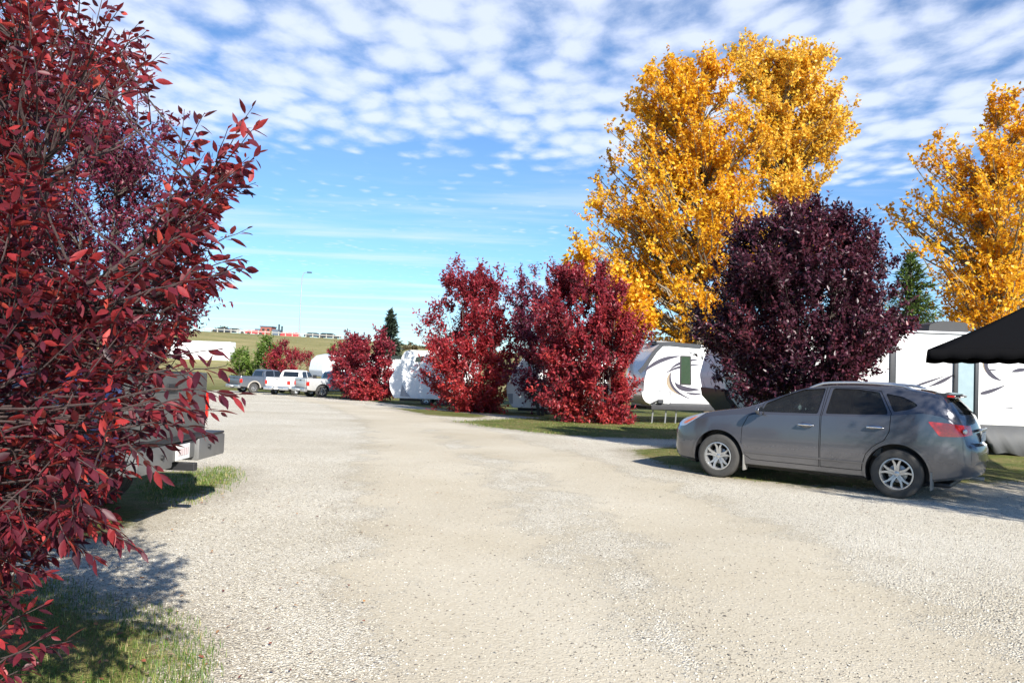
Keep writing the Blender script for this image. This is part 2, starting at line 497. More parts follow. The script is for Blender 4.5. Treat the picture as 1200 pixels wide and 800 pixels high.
def ground_mat():
    mt, nt, out = new_mat('gravel_and_grass'); h = NT(nt)
    tc = h.n('TexCoord'); P = tc.outputs['Object']
    ga = h.n('Attribute', _attribute_name='grassd').outputs['Fac']
    la = h.n('Attribute', _attribute_name='laned').outputs['Fac']
    n1 = h.noise(P, 1.3, 6, 0.7)
    n2 = h.noise(P, 7.0, 5, 0.7)
    e = h.math('ADD', ga, h.math('MULTIPLY', h.math('SUBTRACT', n1.outputs[0], 0.5), 0.9))
    e = h.math('ADD', e, h.math('MULTIPLY', h.math('SUBTRACT', n2.outputs[0], 0.5), 0.7))
    gm = h.n('MapRange', Value=e, _interpolation_type='SMOOTHSTEP'); gm.inputs[1].default_value = -0.08; gm.inputs[2].default_value = 0.22
    gm = gm.outputs[0]
    # stones at three sizes
    vo = h.n('TexVoronoi', Vector=P, Scale=60.0, Randomness=1.0)
    vo2 = h.n('TexVoronoi', Vector=P, Scale=120.0, Randomness=1.0)
    vo3 = h.n('TexVoronoi', Vector=P, Scale=15.0, Randomness=1.0)
    s1 = h.n('SeparateColor', Color=vo.outputs['Color'])
    s2 = h.n('SeparateColor', Color=vo2.outputs['Color'])
    stone = [(0.0, (0.22, 0.19, 0.145)), (0.10, (0.42, 0.375, 0.295)), (0.35, (0.56, 0.51, 0.405)), (0.7, (0.69, 0.645, 0.535)), (1.0, (0.80, 0.77, 0.69))]
    c1 = h.ramp(s1.outputs[0], stone); c2 = h.ramp(s2.outputs[1], stone)
    big = h.noise(P, 0.28, 5, 0.6)
    mid = h.noise(P, 1.1, 6, 0.65)
    loose = h.n('MapRange', Value=h.math('ADD', la, h.math('MULTIPLY', h.math('SUBTRACT', mid.outputs[0], 0.5), 2.6)), _interpolation_type='SMOOTHSTEP')
    loose.inputs[1].default_value = 0.25; loose.inputs[2].default_value = 1.7
    lo = loose.outputs[0]
    stones = h.mix(h.math('GREATER_THAN', s2.outputs[0], 0.45), c1, c2)
    n5 = h.noise(P, 28, 5, 0.75)
    fines = h.ramp(n5.outputs[0], [(0.3, (0.455, 0.402, 0.305)), (0.7, (0.61, 0.56, 0.45))])
    spk = h.n('TexVoronoi', Vector=P, Scale=34.0); sp_ = h.n('SeparateColor', Color=spk.outputs['Color'])
    isst = h.math('MULTIPLY', h.math('LESS_THAN', spk.outputs['Distance'], 0.22), h.math('GREATER_THAN', sp_.outputs[0], 0.62))
    fines = h.mix(isst, fines, h.ramp(sp_.outputs[1], [(0, (0.12, 0.11, 0.10)), (0.45, (0.3, 0.28, 0.25)), (1, (0.66, 0.64, 0.6))]))
    k = h.math('MULTIPLY_ADD', lo, 0.72, 0.16)
    k = h.math('GREATER_THAN', h.math('ADD', k, h.math('MULTIPLY', h.math('SUBTRACT', n5.outputs[0], 0.5), 1.6)), 0.5)
    grav = h.mix(k, fines, stones)
    grav = h.mix(0.8, grav, h.ramp(big.outputs[0], [(0.3, (0.80, 0.765, 0.70)), (0.62, (1.0, 1.0, 1.0))]), 'MULTIPLY')
    # damp brown earth where the verge begins
    ed = h.n('MapRange', Value=e, _interpolation_type='SMOOTHSTEP'); ed.inputs[1].default_value = -0.75; ed.inputs[2].default_value = 0.0
    grav = h.mix(h.math('MULTIPLY', ed.outputs[0], 0.45), grav, (0.25, 0.205, 0.145))
    # grass
    n3 = h.noise(P, 0.7, 6, 0.7); n4 = h.noise(P, 22, 5, 0.8)
    gc = h.ramp(n3.outputs[0], [(0.3, (0.085, 0.13, 0.025)), (0.48, (0.15, 0.185, 0.04)), (0.62, (0.27, 0.235, 0.09))])
    gc = h.mix(0.95, gc, h.ramp(n4.outputs[0], [(0.3, 0.4), (0.7, 1.0)]), 'MULTIPLY')
    gc = h.mix(h.ramp(n2.outputs[0], [(0.5, 0.0), (0.66, 0.75)]), gc, (0.22, 0.15, 0.075))
    sp = h.n('SeparateXYZ', Vector=P)
    hill = h.n('MapRange', Value=sp.outputs[1], _interpolation_type='SMOOTHSTEP'); hill.inputs[1].default_value = 75; hill.inputs[2].default_value = 110
    mph = h.n('Mapping', Vector=P); mph.inputs['Scale'].default_value = (0.05, 0.16, 0.3)
    n6 = h.noise(mph.outputs[0], 1.6, 7, 0.72)
    hc = h.ramp(n6.outputs[0], [(0.25, (0.12, 0.135, 0.05)), (0.5, (0.22, 0.20, 0.085)), (0.75, (0.36, 0.29, 0.15))])
    gc = h.mix(hill.outputs[0], gc, hc)
    col = h.mix(gm, grav, gc)
    hgt = h.math('MULTIPLY', vo.outputs['Distance'], -1.0)
    hgt = h.math('ADD', hgt, h.math('MULTIPLY', vo2.outputs['Distance'], -0.4))
    hgt = h.math('MULTIPLY', hgt, h.math('MULTIPLY_ADD', k, 0.8, 0.2))
    hgt = h.math('ADD', hgt, h.math('MULTIPLY', n5.outputs[0], 0.5))
    bp = h.n('Bump', Height=hgt, Strength=0.75, Distance=0.018)
    b = h.n('BsdfPrincipled', Base__Color=col, Roughness=0.95, Normal=bp.outputs[0])
    b.inputs['Specular IOR Level'].default_value = 0.15
    h.link(b.outputs[0], out.inputs[0])
    return mt
M['ground'] = ground_mat()

def sub_ground(name, mask):
    q = quads[mask]
    used = np.unique(q)
    remap = np.zeros(len(V3), np.int64); remap[used] = np.arange(len(used))
    o = np_mesh(name, V3[used], remap[q], M['ground'])
    for nm, arr in (('grassd', g_att), ('laned', l_att)):
        a = o.data.attributes.new(nm, 'FLOAT', 'POINT'); a.data.foreach_set('value', arr[used].astype(np.float32))
    o.data.polygons.foreach_set('use_smooth', [True] * len(o.data.polygons))
    return o
gq = g_att[quads].mean(1)
sub_ground('gravel_road', gq <= 0.05)['kind'] = 'structure'
sub_ground('grass_ground', gq > 0.05)['kind'] = 'structure'

# loose stones lying on the gravel (too many to count): irregular low-poly pebbles
def scatter_stones(name, n, label, seed, ymin, ymax, s0, s1, loosebias):
    r = np.random.default_rng(seed)
    yy = ymin * (ymax / ymin) ** r.random(n * 3)
    xx = (r.random(n * 3) * 2 - 1) * 0.70 * yy
    P = np.column_stack([xx, yy])
    g = grass_field(P); l = lane_field(P)
    keep = (g < 0.1) & (r.random(len(P)) < np.clip(0.22 + l * loosebias, 0, 1))
    P = P[keep][:n]; n = len(P)
    base = np.array([[1, 0, 0], [-1, 0, 0], [0, 1, 0], [0, -1, 0], [0, 0, 1], [0, 0, -1.0]])
    extra = np.array([[.62, .62, .3], [-.62, .62, .3], [-.62, -.62, .3], [.62, -.62, .3]])
    T = np.vstack([base[:4] * [1, 1, .1], extra[:, :] * [1, 1, 1.1], [[0, 0, .75]], [[0, 0, -.5]]])
    ring = [0, 4, 2, 5, 1, 6, 3, 7]
    tr = []
    for i in range(8):
        a, b = ring[i], ring[(i + 1) % 8]
        tr += [(a, b, 8), (b, a, 9)]
    tr = np.array(tr)
    sc = (s0 + (s1 - s0) * r.random(n) ** 2.2)[:, None, None] * (0.7 + 0.6 * r.random((n, 1, 3)))
    sc[:, :, 2] *= 0.75
    VV = T[None] * sc * (0.75 + 0.5 * r.random((n, 10, 3)))
    a = r.random(n) * 6.283; ca, sa = np.cos(a)[:, None], np.sin(a)[:, None]
    X = VV[:, :, 0] * ca - VV[:, :, 1] * sa; Y = VV[:, :, 0] * sa + VV[:, :, 1] * ca
    zz = gz(P[:, 0], P[:, 1]) + 0.012 * np.sin(P[:, 0] * 1.7 + 0.6 * np.sin(P[:, 1] * 1.1)) * np.sin(P[:, 1] * 1.3 + 1)
    VV = np.stack([X + P[:, :1], Y + P[:, 1:2], VV[:, :, 2] + zz[:, None]], -1).reshape(-1, 3)
    F = (tr[None] + (np.arange(n) * 10)[:, None, None]).reshape(-1, 3)
    tint = np.repeat(r.random(n), 16)
    o = np_mesh(name, VV, F, M['stone'], tint=tint)
    return tag(o, label, 'gravel', kind='stuff')
mt, nt_, out_ = new_mat('pebble'); h = NT(nt_)
a_ = h.n('Attribute', _attribute_name='tint')
c_ = h.ramp(a_.outputs['Fac'], [(0, (0.07, 0.065, 0.06)), (0.18, (0.18, 0.16, 0.135)), (0.45, (0.36, 0.33, 0.27)), (0.75, (0.47, 0.44, 0.37)), (1, (0.60, 0.58, 0.52))])
b_ = h.n('BsdfPrincipled', Base__Color=c_, Roughness=0.85); h.link(b_.outputs[0], out_.inputs[0])
M['stone'] = mt
scatter_stones('gravel', 60000, 'loose pale crushed gravel strewn over the compacted drive', 5, 3.3, 14, 0.003, 0.0105, 0.5)

# grass blades
def blades(name, n, polys, seed, hmin, hmax, wid, label, ymax=1e9, clump=0.0, edge=-0.05):
    r = np.random.default_rng(seed)
    Ps = []
    for poly, cnt in zip(polys, n):
        lo, hi = poly.min(0), poly.max(0)
        q = lo + r.random((cnt * 5, 2)) * (hi - lo)
        if clump:
            cc = lo + r.random((max(10, cnt // 14), 2)) * (hi - lo)
            q = cc[r.integers(0, len(cc), cnt * 5)] + r.normal(0, clump, (cnt * 5, 2))
        s = sdist(q, poly)
        q = q[(s > edge - 0.25 * r.random(len(q))) & (q[:, 1] < ymax)][:cnt]
        Ps.append(q)
    P = np.vstack(Ps); n = len(P)
    H = hmin + (hmax - hmin) * r.random(n)
    a = r.random(n) * 6.283
    lean = 0.15 + 0.7 * r.random(n)
    dx, dy = np.cos(a), np.sin(a)
    wx, wy = -dy * wid / 2, dx * wid / 2
    z = gz(P[:, 0], P[:, 1])
    def pt(k, wk):
        return np.stack([P[:, 0] + dx * lean * H * k * k * 0.8 + wx * wk, P[:, 1] + dy * lean * H * k * k * 0.8 + wy * wk, z + H * k * (1 - 0.25 * lean * k)], -1)
    V = np.stack([pt(0, -1), pt(0, 1), pt(.55, .8), pt(.55, -.8), pt(1, 0)], 1).reshape(-1, 3)
    F = np.array([[0, 1, 2], [0, 2, 3], [3, 2, 4]])
    F = (F[None] + (np.arange(n) * 5)[:, None, None]).reshape(-1, 3)
    o = np_mesh(name, V, F, M['grassblade'], tint=np.repeat(r.random(n), 3))
    return tag(o, label, 'grass', kind='stuff')
M['grassblade'] = leaf_mat('grass_blade', [(0, (0.05, 0.11, 0.015)), (0.5, (0.11, 0.19, 0.03)), (0.8, (0.21, 0.24, 0.06)), (1, (0.42, 0.34, 0.16))], trans=0.25, rough=0.5)
NEARG = poly_world([(-160, 660), (40, 690), (100, 716), (170, 728), (205, 762), (200, 800), (170, 900), (-160, 900)])
blades('grass', [26000], [NEARG], 3, 0.015, 0.075, 0.004, 'short green and straw grass under the big red tree', clump=0.10)
blades('grass', [3500], [GRASS[4]], 4, 0.02, 0.07, 0.007, 'small tuft of grass beneath the pickup tailgate', clump=0.12)
blades('grass', [22000], [GRASS[3]], 6, 0.02, 0.07, 0.009, 'mown grass beneath and behind the grey SUV', clump=0.3)
blades('grass', [16000], [GRASS[2]], 8, 0.02, 0.08, 0.014, 'mown grass island around the bushy crimson tree', clump=0.4)
# ------------------------------------------------------------------ leaves and trees
from mathutils import noise as mnoise
LEAF_LO = (np.array([[0, 0, 0], [.42, .5, .14], [1, 0, -.05], [.42, -.5, .14]]), np.array([[0, 2, 1], [0, 3, 2]]))
def _hi_leaf():
    xs_ = [0, .2, .45, .72, 1.0]; ws = [0.05, .38, .5, .33, 0.0]
    v = []; f = []
    for x, w_ in zip(xs_, ws):
        droop = -0.16 * x * x
        v += [[x, -w_, droop + abs(w_) * .28], [x, 0, droop], [x, w_, droop + abs(w_) * .28]]
    for i in range(4):
        a = i * 3
        for j in (0, 1):
            p, q, r_, s_ = a + j, a + j + 3, a + j + 4, a + j + 1
            if i < 3: f += [(p, q, r_), (p, r_, s_)]
            else: f += [(p, q, s_)] if j == 0 else [(p, q, s_)]
    return np.array(v, float), np.array(f)
LEAF_HI = _hi_leaf()

def norm(a):
    return a / (np.linalg.norm(a, axis=-1, keepdims=True) + 1e-9)

def leaves_mesh(name, P, D, Nn, L, Wd, tint, mat, parent, tmpl=LEAF_LO):
    T, F = tmpl
    x = norm(D); z = norm(Nn - (Nn * x).sum(-1, keepdims=True) * x); y = np.cross(z, x)
    n = len(P)
    V = (P[:, None] + T[None, :, 0:1] * L[:, None, None] * x[:, None] + T[None, :, 1:2] * Wd[:, None, None] * y[:, None]
         + T[None, :, 2:3] * Wd[:, None, None] * z[:, None]).reshape(-1, 3)
    Fs = (F[None] + (np.arange(n) * len(T))[:, None, None]).reshape(-1, 3)
    return np_mesh(name, V, Fs, mat, parent, tint=np.repeat(tint, len(F)))

def curve_pts(a, b, bend, n=6, wob=0.0, r=rng):
    a, b = np.array(a, float), np.array(b, float)
    L = np.linalg.norm(b - a)
    c = (a + b) / 2 + np.array(bend, float)
    t = np.linspace(0, 1, n)[:, None]
    p = (1 - t) ** 2 * a + 2 * t * (1 - t) * c + t * t * b
    if wob:
        p[1:-1] += r.normal(0, wob * L, (n - 2, 3))
    return p

def fan_tree(name, label, cat, group, base, axis_top, stems, clumps, mats, leaf, shoots=8, per=9, shoot_len=(0.3, 0.6), limb_r=0.02,
             seed=1, up=0.6, tint_fn=None, stem_r=0.05, stem_spread=0.35, twigs=True, trunk_sides=7, droop=0.2, single=False, leafdens=None):
    """base: ground point. axis_top: top of the crown. clumps: (n,3) centres of leaf clumps. One Empty > trunk, crown."""
    r = np.random.default_rng(seed)
    root = empty(name, tuple(base), 0, label, cat, group)
    B = np.array(base, float); Tp = np.array(axis_top, float)
    H = Tp[2] - B[2]
    mb = MB()
    # stems
    stem_lines = []
    for k in range(stems):
        a = 2 * math.pi * (k + r.random() * 0.6) / max(stems, 1)
        sp_ = 0 if stems == 1 else stem_spread * (0.4 + 0.6 * r.random())
        end = B + (Tp - B) * (0.97 if stems == 1 else 0.62 + 0.33 * r.random()) + np.array([math.cos(a), math.sin(a), 0]) * H * sp_
        st = B + np.array([math.cos(a), math.sin(a), 0]) * (0.0 if stems == 1 else 0.06 + 0.1 * r.random())
        st[2] -= 0.08
        mid = np.array([math.cos(a), math.sin(a), 0]) * H * sp_ * 0.18
        pts = curve_pts(st, end, mid, 12, 0.006, r)
        if stems == 1: pts[1:-1, :2] += r.normal(0, 0.012 * H, (10, 2)) * 0.6
        rad = np.linspace(1, 0.12, 12) ** 1.1 * stem_r * (0.8 + 0.4 * r.random())
        stem_lines.append((pts, rad))
        mb.tube(pts - B, rad, trunk_sides)
    allp = np.vstack([s[0] for s in stem_lines]); allr = np.concatenate([s[1] for s in stem_lines])
    LP, LD, LN, LL = [], [], [], []
    ctr = (B + Tp) / 2
    for c in clumps:
        d = allp - c
        hd = np.hypot(d[:, 0], d[:, 1])
        target = c[2] - 0.75 * hd - 0.1
        cost = hd + 1.4 * np.abs(allp[:, 2] - target) + 3 * (allp[:, 2] > c[2] - 0.05) + 0.4 * r.random(len(hd))
        j = int(np.argmin(cost))
        a = allp[j]; L = np.linalg.norm(c - a)
        out = c - a; out[2] = 0
        pts = curve_pts(a, c, (0, 0, -0.10 * L * (0.3 + r.random())), 6, 0.025, r)
        rr = min(allr[j] * 0.75, limb_r * (0.5 + 0.5 * L))
        mb.tube(pts - B, np.linspace(rr, rr * 0.3, 6), 5, caps=False)
        dirc = norm(c - (B + (Tp - B) * 0.25)[None])[0]
        for s in range(shoots):
            dv = r.normal(0, 1, 3); dv /= np.linalg.norm(dv)
            dv = dv * 0.8 + dirc * 0.75 + np.array([0, 0, up]); dv /= np.linalg.norm(dv)
            sl_ = shoot_len[0] + (shoot_len[1] - shoot_len[0]) * r.random()
            s0 = pts[int(3 + r.integers(0, 3))] + r.normal(0, 0.05, 3)
            s1 = s0 + dv * sl_; s1[2] -= droop * sl_ * r.random()
            if twigs:
                mb.tube(np.array([s0, (s0 + s1) / 2 + r.normal(0, .03 * sl_, 3), s1]) - B, [limb_r * .22, limb_r * .16, limb_r * .07], 3, caps=False)
            nl = max(2, int(per * (0.6 + 0.8 * r.random())))
            t = (np.arange(nl) + r.random(nl)) / nl
            p = s0 + (s1 - s0) * t[:, None]
            ld = dv[None] * 0.5 + r.normal(0, 0.75, (nl, 3)) - np.array([0, 0, droop])
            LP.append(p); LD.append(ld); LN.append(np.array([0, 0, 0.8]) + r.normal(0, 0.6, (nl, 3)))
            LL.append(np.full(nl, 1.0))
    P = np.vstack(LP); D = np.vstack(LD); Nn = np.vstack(LN)
    n = len(P)
    ll = leaf[0] * (0.65 + 0.7 * r.random(n)); ww = leaf[1] * (0.7 + 0.6 * r.random(n))
    tint = r.random(n)
    f1 = P * 1.7 + r.random(3) * 9
    tint = tint * .62 + .38 * (.5 + .5 * np.sin(f1[:, 0] + 1.3 * np.sin(f1[:, 2] * .9)) * np.sin(f1[:, 2] * 1.2 + f1[:, 1]))
    if tint_fn: tint = np.clip(tint_fn(P, tint, r), 0, 1)
    mb.build('trunk', mats[0], root, smooth_deg=60)
    leaves_mesh('crown', P - B, D, Nn, ll, ww, tint, mats[1], root)
    return root

def crown_points(prof, Yd, depth, n, seed, shell=0.45, noise=0.16, xoff=0, holes=-.12, fr=None):
    """prof: (py, pxL, pxR) rows giving the crown's outline seen from the front at distance Yd -> n clump centres filling a round volume"""
    r = np.random.default_rng(seed)
    rows = []
    for py, xl, xr in prof:
        a = at(xl, py, Yd); b = at(xr, py, Yd)
        rows.append(((a[2] + b[2]) / 2, a[0], b[0]))
    rows.sort()
    z = np.array([q[0] for q in rows]); l = np.array([q[1] for q in rows]); rt = np.array([q[2] for q in rows])
    zz = np.linspace(z[0], z[-1], 200); wd = np.interp(zz, z, rt) - np.interp(zz, z, l)
    cdf = np.cumsum(wd ** 1.5 + 0.02); cdf /= cdf[-1]
    out = []
    ph = r.random(6) * 6.28
    hwm = (rt - l).max() / 2; fr = fr or 2.6 / hwm; off = r.random(3) * 50
    while len(out) < n:
        zc = np.interp(r.random(), cdf, zz)
        lo_, hi_ = np.interp(zc, z, l), np.interp(zc, z, rt)
        cx = (lo_ + hi_) / 2; hw = (hi_ - lo_) / 2
        a = r.random() * 6.283
        rad = r.random() ** shell
        k = 1 + noise * (math.sin(3 * a + ph[0] + zc * 1.3) + 0.6 * math.sin(5 * a + ph[1] - zc * 2.1)) - noise * 0.4
        rad = min(rad * k, 1.0)
        if r.random() < .06: rad *= 1.10
        q = (cx + xoff + math.cos(a) * hw * rad, Yd + math.sin(a) * hw * depth * rad, zc)
        if mnoise.noise(Vector((q[0] * fr + off[0], q[1] * fr + off[1], q[2] * fr * .8 + off[2]))) < holes: continue
        out.append(q)
    return np.array(out)

# leaf colours
M['bark_near'] = bark_mat('bark_near', (0.035, 0.02, 0.022), (0.075, 0.05, 0.045), 60)
RED = [(0.0, (0.075, 0.013, 0.025)), (0.35, (0.22, 0.024, 0.040)), (0.7, (0.38, 0.040, 0.045)), (1.0, (0.56, 0.085, 0.050))]
M['leaf_red'] = leaf_mat('crimson_leaf', RED, trans=0.32, tcol=1.5)
M['leaf_scarlet'] = leaf_mat('scarlet_leaf', [(0.0, (0.12, 0.015, 0.027)), (0.35, (0.28, 0.027, 0.040)), (0.7, (0.44, 0.045, 0.045)), (1.0, (0.60, 0.11, 0.055))], trans=0.35)
M['leaf_mauve'] = leaf_mat('mauve_leaf', [(0.0, (0.05, 0.010, 0.025)), (0.5, (0.13, 0.018, 0.045)), (0.85, (0.22, 0.03, 0.05)), (1.0, (0.32, 0.04, 0.04))], trans=0.25)
M['leaf_purple'] = leaf_mat('dark_purple_leaf', [(0.0, (0.026, 0.008, 0.017)), (0.6, (0.066, 0.017, 0.031)), (0.9, (0.12, 0.026, 0.036)), (1.0, (0.24, 0.03, 0.036))], trans=0.12, rough=0.38)
M['leaf_gold'] = leaf_mat('golden_leaf', [(0.0, (0.40, 0.19, 0.014)), (0.25, (0.70, 0.38, 0.020)), (0.7, (0.82, 0.53, 0.03)), (1.0, (0.88, 0.70, 0.10))], trans=0.45, rough=0.4, tcol=1.15)
M['leaf_yellow'] = leaf_mat('yellow_leaf', [(0.0, (0.46, 0.27, 0.03)), (0.3, (0.70, 0.47, 0.05)), (0.7, (0.80, 0.59, 0.08)), (1.0, (0.88, 0.72, 0.16))], trans=0.45, rough=0.4, tcol=1.25)
M['leaf_green'] = leaf_mat('willow_leaf', [(0.0, (0.06, 0.11, 0.02)), (0.6, (0.13, 0.21, 0.035)), (1.0, (0.25, 0.29, 0.06))], trans=0.3)
M['needle'] = leaf_mat('pine_needle', [(0.0, (0.03, 0.055, 0.012)), (0.7, (0.07, 0.12, 0.02)), (1.0, (0.13, 0.18, 0.03))], trans=0.12, rough=0.6)
M['needle_dark'] = leaf_mat('spruce_needle', [(0.0, (0.015, 0.025, 0.016)), (0.7, (0.035, 0.055, 0.035)), (1.0, (0.07, 0.085, 0.06))], trans=0.1, rough=0.6)
M['leaf_scrub'] = leaf_mat('scrub_leaf', [(0.0, (0.05, 0.04, 0.02)), (0.6, (0.14, 0.11, 0.06)), (1.0, (0.24, 0.17, 0.09))], trans=0.2)
M['leaf_near'] = leaf_mat('chokecherry_leaf', [(0.0, (0.036, 0.009, 0.016)), (0.5, (0.082, 0.014, 0.026)), (0.85, (0.14, 0.019, 0.031)), (1.0, (0.28, 0.032, 0.036))],
                          back=[(0.0, (0.10, 0.012, 0.018)), (0.5, (0.22, 0.02, 0.03)), (0.85, (0.38, 0.038, 0.038)), (1.0, (0.50, 0.08, 0.055))], trans=0.28, rough=0.46, spec=0.35, tcol=1.7, nscale=55)

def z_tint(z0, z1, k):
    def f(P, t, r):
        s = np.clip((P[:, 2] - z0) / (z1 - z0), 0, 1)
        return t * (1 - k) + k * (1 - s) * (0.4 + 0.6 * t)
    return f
def gnd(px, py):
    p = ground(px, py); return np.array([p[0], p[1], gzs(p[0], p[1])])

# tree A: scarlet-crimson, third from the SUV
A = gnd(556, 482.5)
prof = [(306, 530, 560), (325, 520, 592), (350, 505, 608), (375, 494, 618), (400, 486, 622), (425, 486, 620), (450, 492, 618), (468, 500, 606), (481, 515, 592)]
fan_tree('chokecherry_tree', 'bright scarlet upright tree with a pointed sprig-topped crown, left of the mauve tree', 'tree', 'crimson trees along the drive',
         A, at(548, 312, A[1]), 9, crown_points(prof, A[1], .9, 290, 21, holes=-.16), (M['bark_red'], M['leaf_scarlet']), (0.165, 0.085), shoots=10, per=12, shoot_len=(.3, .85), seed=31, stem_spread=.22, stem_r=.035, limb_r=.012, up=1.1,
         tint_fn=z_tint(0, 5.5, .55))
# sparse mauve tree between A and B, further back
Mv = np.array([*at(634, 480, 35)[:2], 0]); Mv[2] = gzs(Mv[0], Mv[1])
prof = [(322, 602, 636), (345, 592, 652), (370, 588, 662), (400, 592, 664), (425, 594, 662), (450, 598, 660), (470, 606, 652)]
fan_tree('chokecherry_tree', 'sparse mauve tree squeezed between the scarlet tree and the bushy crimson tree', 'tree', 'crimson trees along the drive',
         Mv, at(622, 322, Mv[1]), 3, crown_points(prof, Mv[1], .9, 110, 22), (M['bark_dark'], M['leaf_mauve']), (0.14, 0.07), shoots=10, per=13, shoot_len=(.3, .8), seed=32, stem_spread=.10, stem_r=.07, limb_r=.012)
# tree B
B_ = gnd(706, 496)
prof = [(300, 662, 698), (314, 650, 716), (332, 642, 732), (352, 634, 744), (375, 628, 752), (400, 622, 754), (425, 622, 750), (450, 626, 748), (470, 636, 746), (488, 650, 748), (497, 668, 742)]
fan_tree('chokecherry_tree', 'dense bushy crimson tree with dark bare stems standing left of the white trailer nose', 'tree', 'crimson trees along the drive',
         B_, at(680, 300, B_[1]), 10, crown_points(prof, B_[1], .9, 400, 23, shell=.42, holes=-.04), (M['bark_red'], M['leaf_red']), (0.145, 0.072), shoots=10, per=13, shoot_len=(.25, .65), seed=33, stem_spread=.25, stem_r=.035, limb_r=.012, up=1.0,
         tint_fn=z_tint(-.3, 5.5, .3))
# bush C and its neighbour
C_ = gnd(440, 469.5)
prof = [(388, 428, 448), (398, 412, 458), (412, 400, 464), (430, 394, 468), (448, 392, 468), (460, 402, 462), (467, 412, 455)]
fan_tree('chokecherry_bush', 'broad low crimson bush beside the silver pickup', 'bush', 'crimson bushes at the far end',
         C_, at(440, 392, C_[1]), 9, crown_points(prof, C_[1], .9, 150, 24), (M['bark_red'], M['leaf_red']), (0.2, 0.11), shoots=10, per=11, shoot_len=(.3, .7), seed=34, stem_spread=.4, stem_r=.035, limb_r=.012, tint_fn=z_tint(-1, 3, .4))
C2 = gnd(405, 467)
prof = [(391, 400, 414), (405, 390, 418), (425, 386, 422), (445, 388, 420), (462, 394, 418)]
fan_tree('chokecherry_bush', 'narrow crimson bush just left of the broad one by the silver pickup', 'bush', 'crimson bushes at the far end',
         C2, at(405, 395, C2[1]), 6, crown_points(prof, C2[1], .9, 60, 25), (M['bark_red'], M['leaf_red']), (0.17, 0.085), shoots=8, per=10, shoot_len=(.3, .6), seed=35, stem_spread=.25, stem_r=.04, tint_fn=z_tint(-1, 3, .3))
def back_bush(pxl, pxr, pyt, pyb, Yd, mat, label, cat, group, seed, n=60, leafsz=.3, name='bush', bark='bark_dark'):
    pm = (pxl + pxr) / 2
    b = at(pm, pyb, Yd); b[2] = gzs(b[0], b[1])
    prof = [(pyt, pm - (pm - pxl) * .3, pm + (pxr - pm) * .3), (pyt * .75 + pyb * .25, pxl + 2, pxr - 2), (pyt * .45 + pyb * .55, pxl, pxr), (pyb - 3, pxl + 3, pxr - 3)]
    return fan_tree(name, label, cat, group, b, at(pm, pyt, Yd), 5, crown_points(prof, Yd, .9, n, seed), (M[bark], M[mat]), (leafsz, leafsz * .5), shoots=7, per=9, shoot_len=(.4, .9), seed=seed, stem_spread=.35, stem_r=.06, twigs=False, tint_fn=z_tint(-2, 4, .3))
back_bush(312, 364, 402, 446, 74, 'leaf_red', 'dull crimson round bush behind the white pickup', 'bush', 'crimson bushes at the far end', 41, 110, .2, 'chokecherry_bush')
back_bush(297, 330, 397, 444, 80, 'leaf_green', 'taller bright green willow behind the dark grey pickup, nearer the crimson bush', 'bush', 'green willows below the bank', 42, 70, .24, 'willow_bush')
back_bush(270, 302, 408, 446, 84, 'leaf_green', 'lower green willow behind the tail of the dark grey pickup', 'bush', 'green willows below the bank', 43, 60, .24, 'willow_bush')
back_bush(384, 402, 402, 440, 92, 'leaf_green', 'small green willow showing above the rounded white camper front', 'bush', 'green willows below the bank', 44, 40, .24, 'willow_bush')
# dark purple tree behind the SUV
Dp = np.array([*at(938, 500, 16.6)[:2], 0]); Dp[2] = gzs(Dp[0], Dp[1])
prof = [(240, 918, 950), (254, 886, 985), (270, 864, 1008), (290, 848, 1026), (312, 834, 1040), (335, 824, 1050), (360, 816, 1058), (385, 816, 1062), (410, 822, 1056), (435, 832, 1038), (455, 845, 1010), (470, 850, 990)]
fan_tree('chokecherry_tree', 'very dark purple rounded tree right behind the grey SUV', 'tree', 'crimson trees along the drive',
         Dp, at(936, 240, Dp[1]), 9, crown_points(prof, Dp[1], .9, 560, 26, shell=.42, noise=.1), (M['bark_dark'], M['leaf_purple']), (0.100, 0.050), shoots=11, per=14, shoot_len=(.2, .5), seed=36, stem_spread=.25, stem_r=.04, limb_r=.010)
# golden aspens behind the trailers
def aspen(px, Yd, ptop, prof, n, seed, mat, label, leafsz=.2, stem_r=.2, shoots=11, per=12, lean=0):
    b = at(px, 470, Yd); b[2] = gzs(b[0], b[1])
    return fan_tree('aspen_tree', label, 'tree', 'golden aspens behind the trailers', b, at(px + lean, ptop, Yd), 1, crown_points(prof, Yd, .85, n, seed, shell=.5, noise=.24, holes=-.01, fr=.55), (M['bark_aspen'], M[mat]),
                    (leafsz, leafsz * .8), shoots=shoots, per=per, shoot_len=(.4, 1.05), seed=seed + 100, stem_r=stem_r, limb_r=.022, up=.5, droop=.35, twigs=True)
aspen(828, 40, 50, [(63, 812, 838), (79, 782, 862), (97, 742, 876), (117, 716, 885), (144, 706, 895), (167, 702, 900), (198, 684, 905), (230, 680, 900), (262, 660, 900), (285, 672, 895), (310, 694, 880), (340, 712, 876), (365, 728, 870), (396, 745, 860)],
      640, 51, 'leaf_gold', 'tallest golden aspen left of the pale yellow one, dark trunk showing through its crown', .17, .20, lean=-6)
aspen(915, 43, 36, [(54, 880, 965), (66, 852, 980), (88, 842, 992), (122, 848, 1004), (153, 855, 1004), (180, 858, 985), (207, 868, 962), (235, 860, 960), (265, 850, 965), (300, 840, 960), (340, 830, 940)],
      520, 52, 'leaf_yellow', 'paler yellow aspen rising behind the very dark purple tree', .175, .16, lean=8)
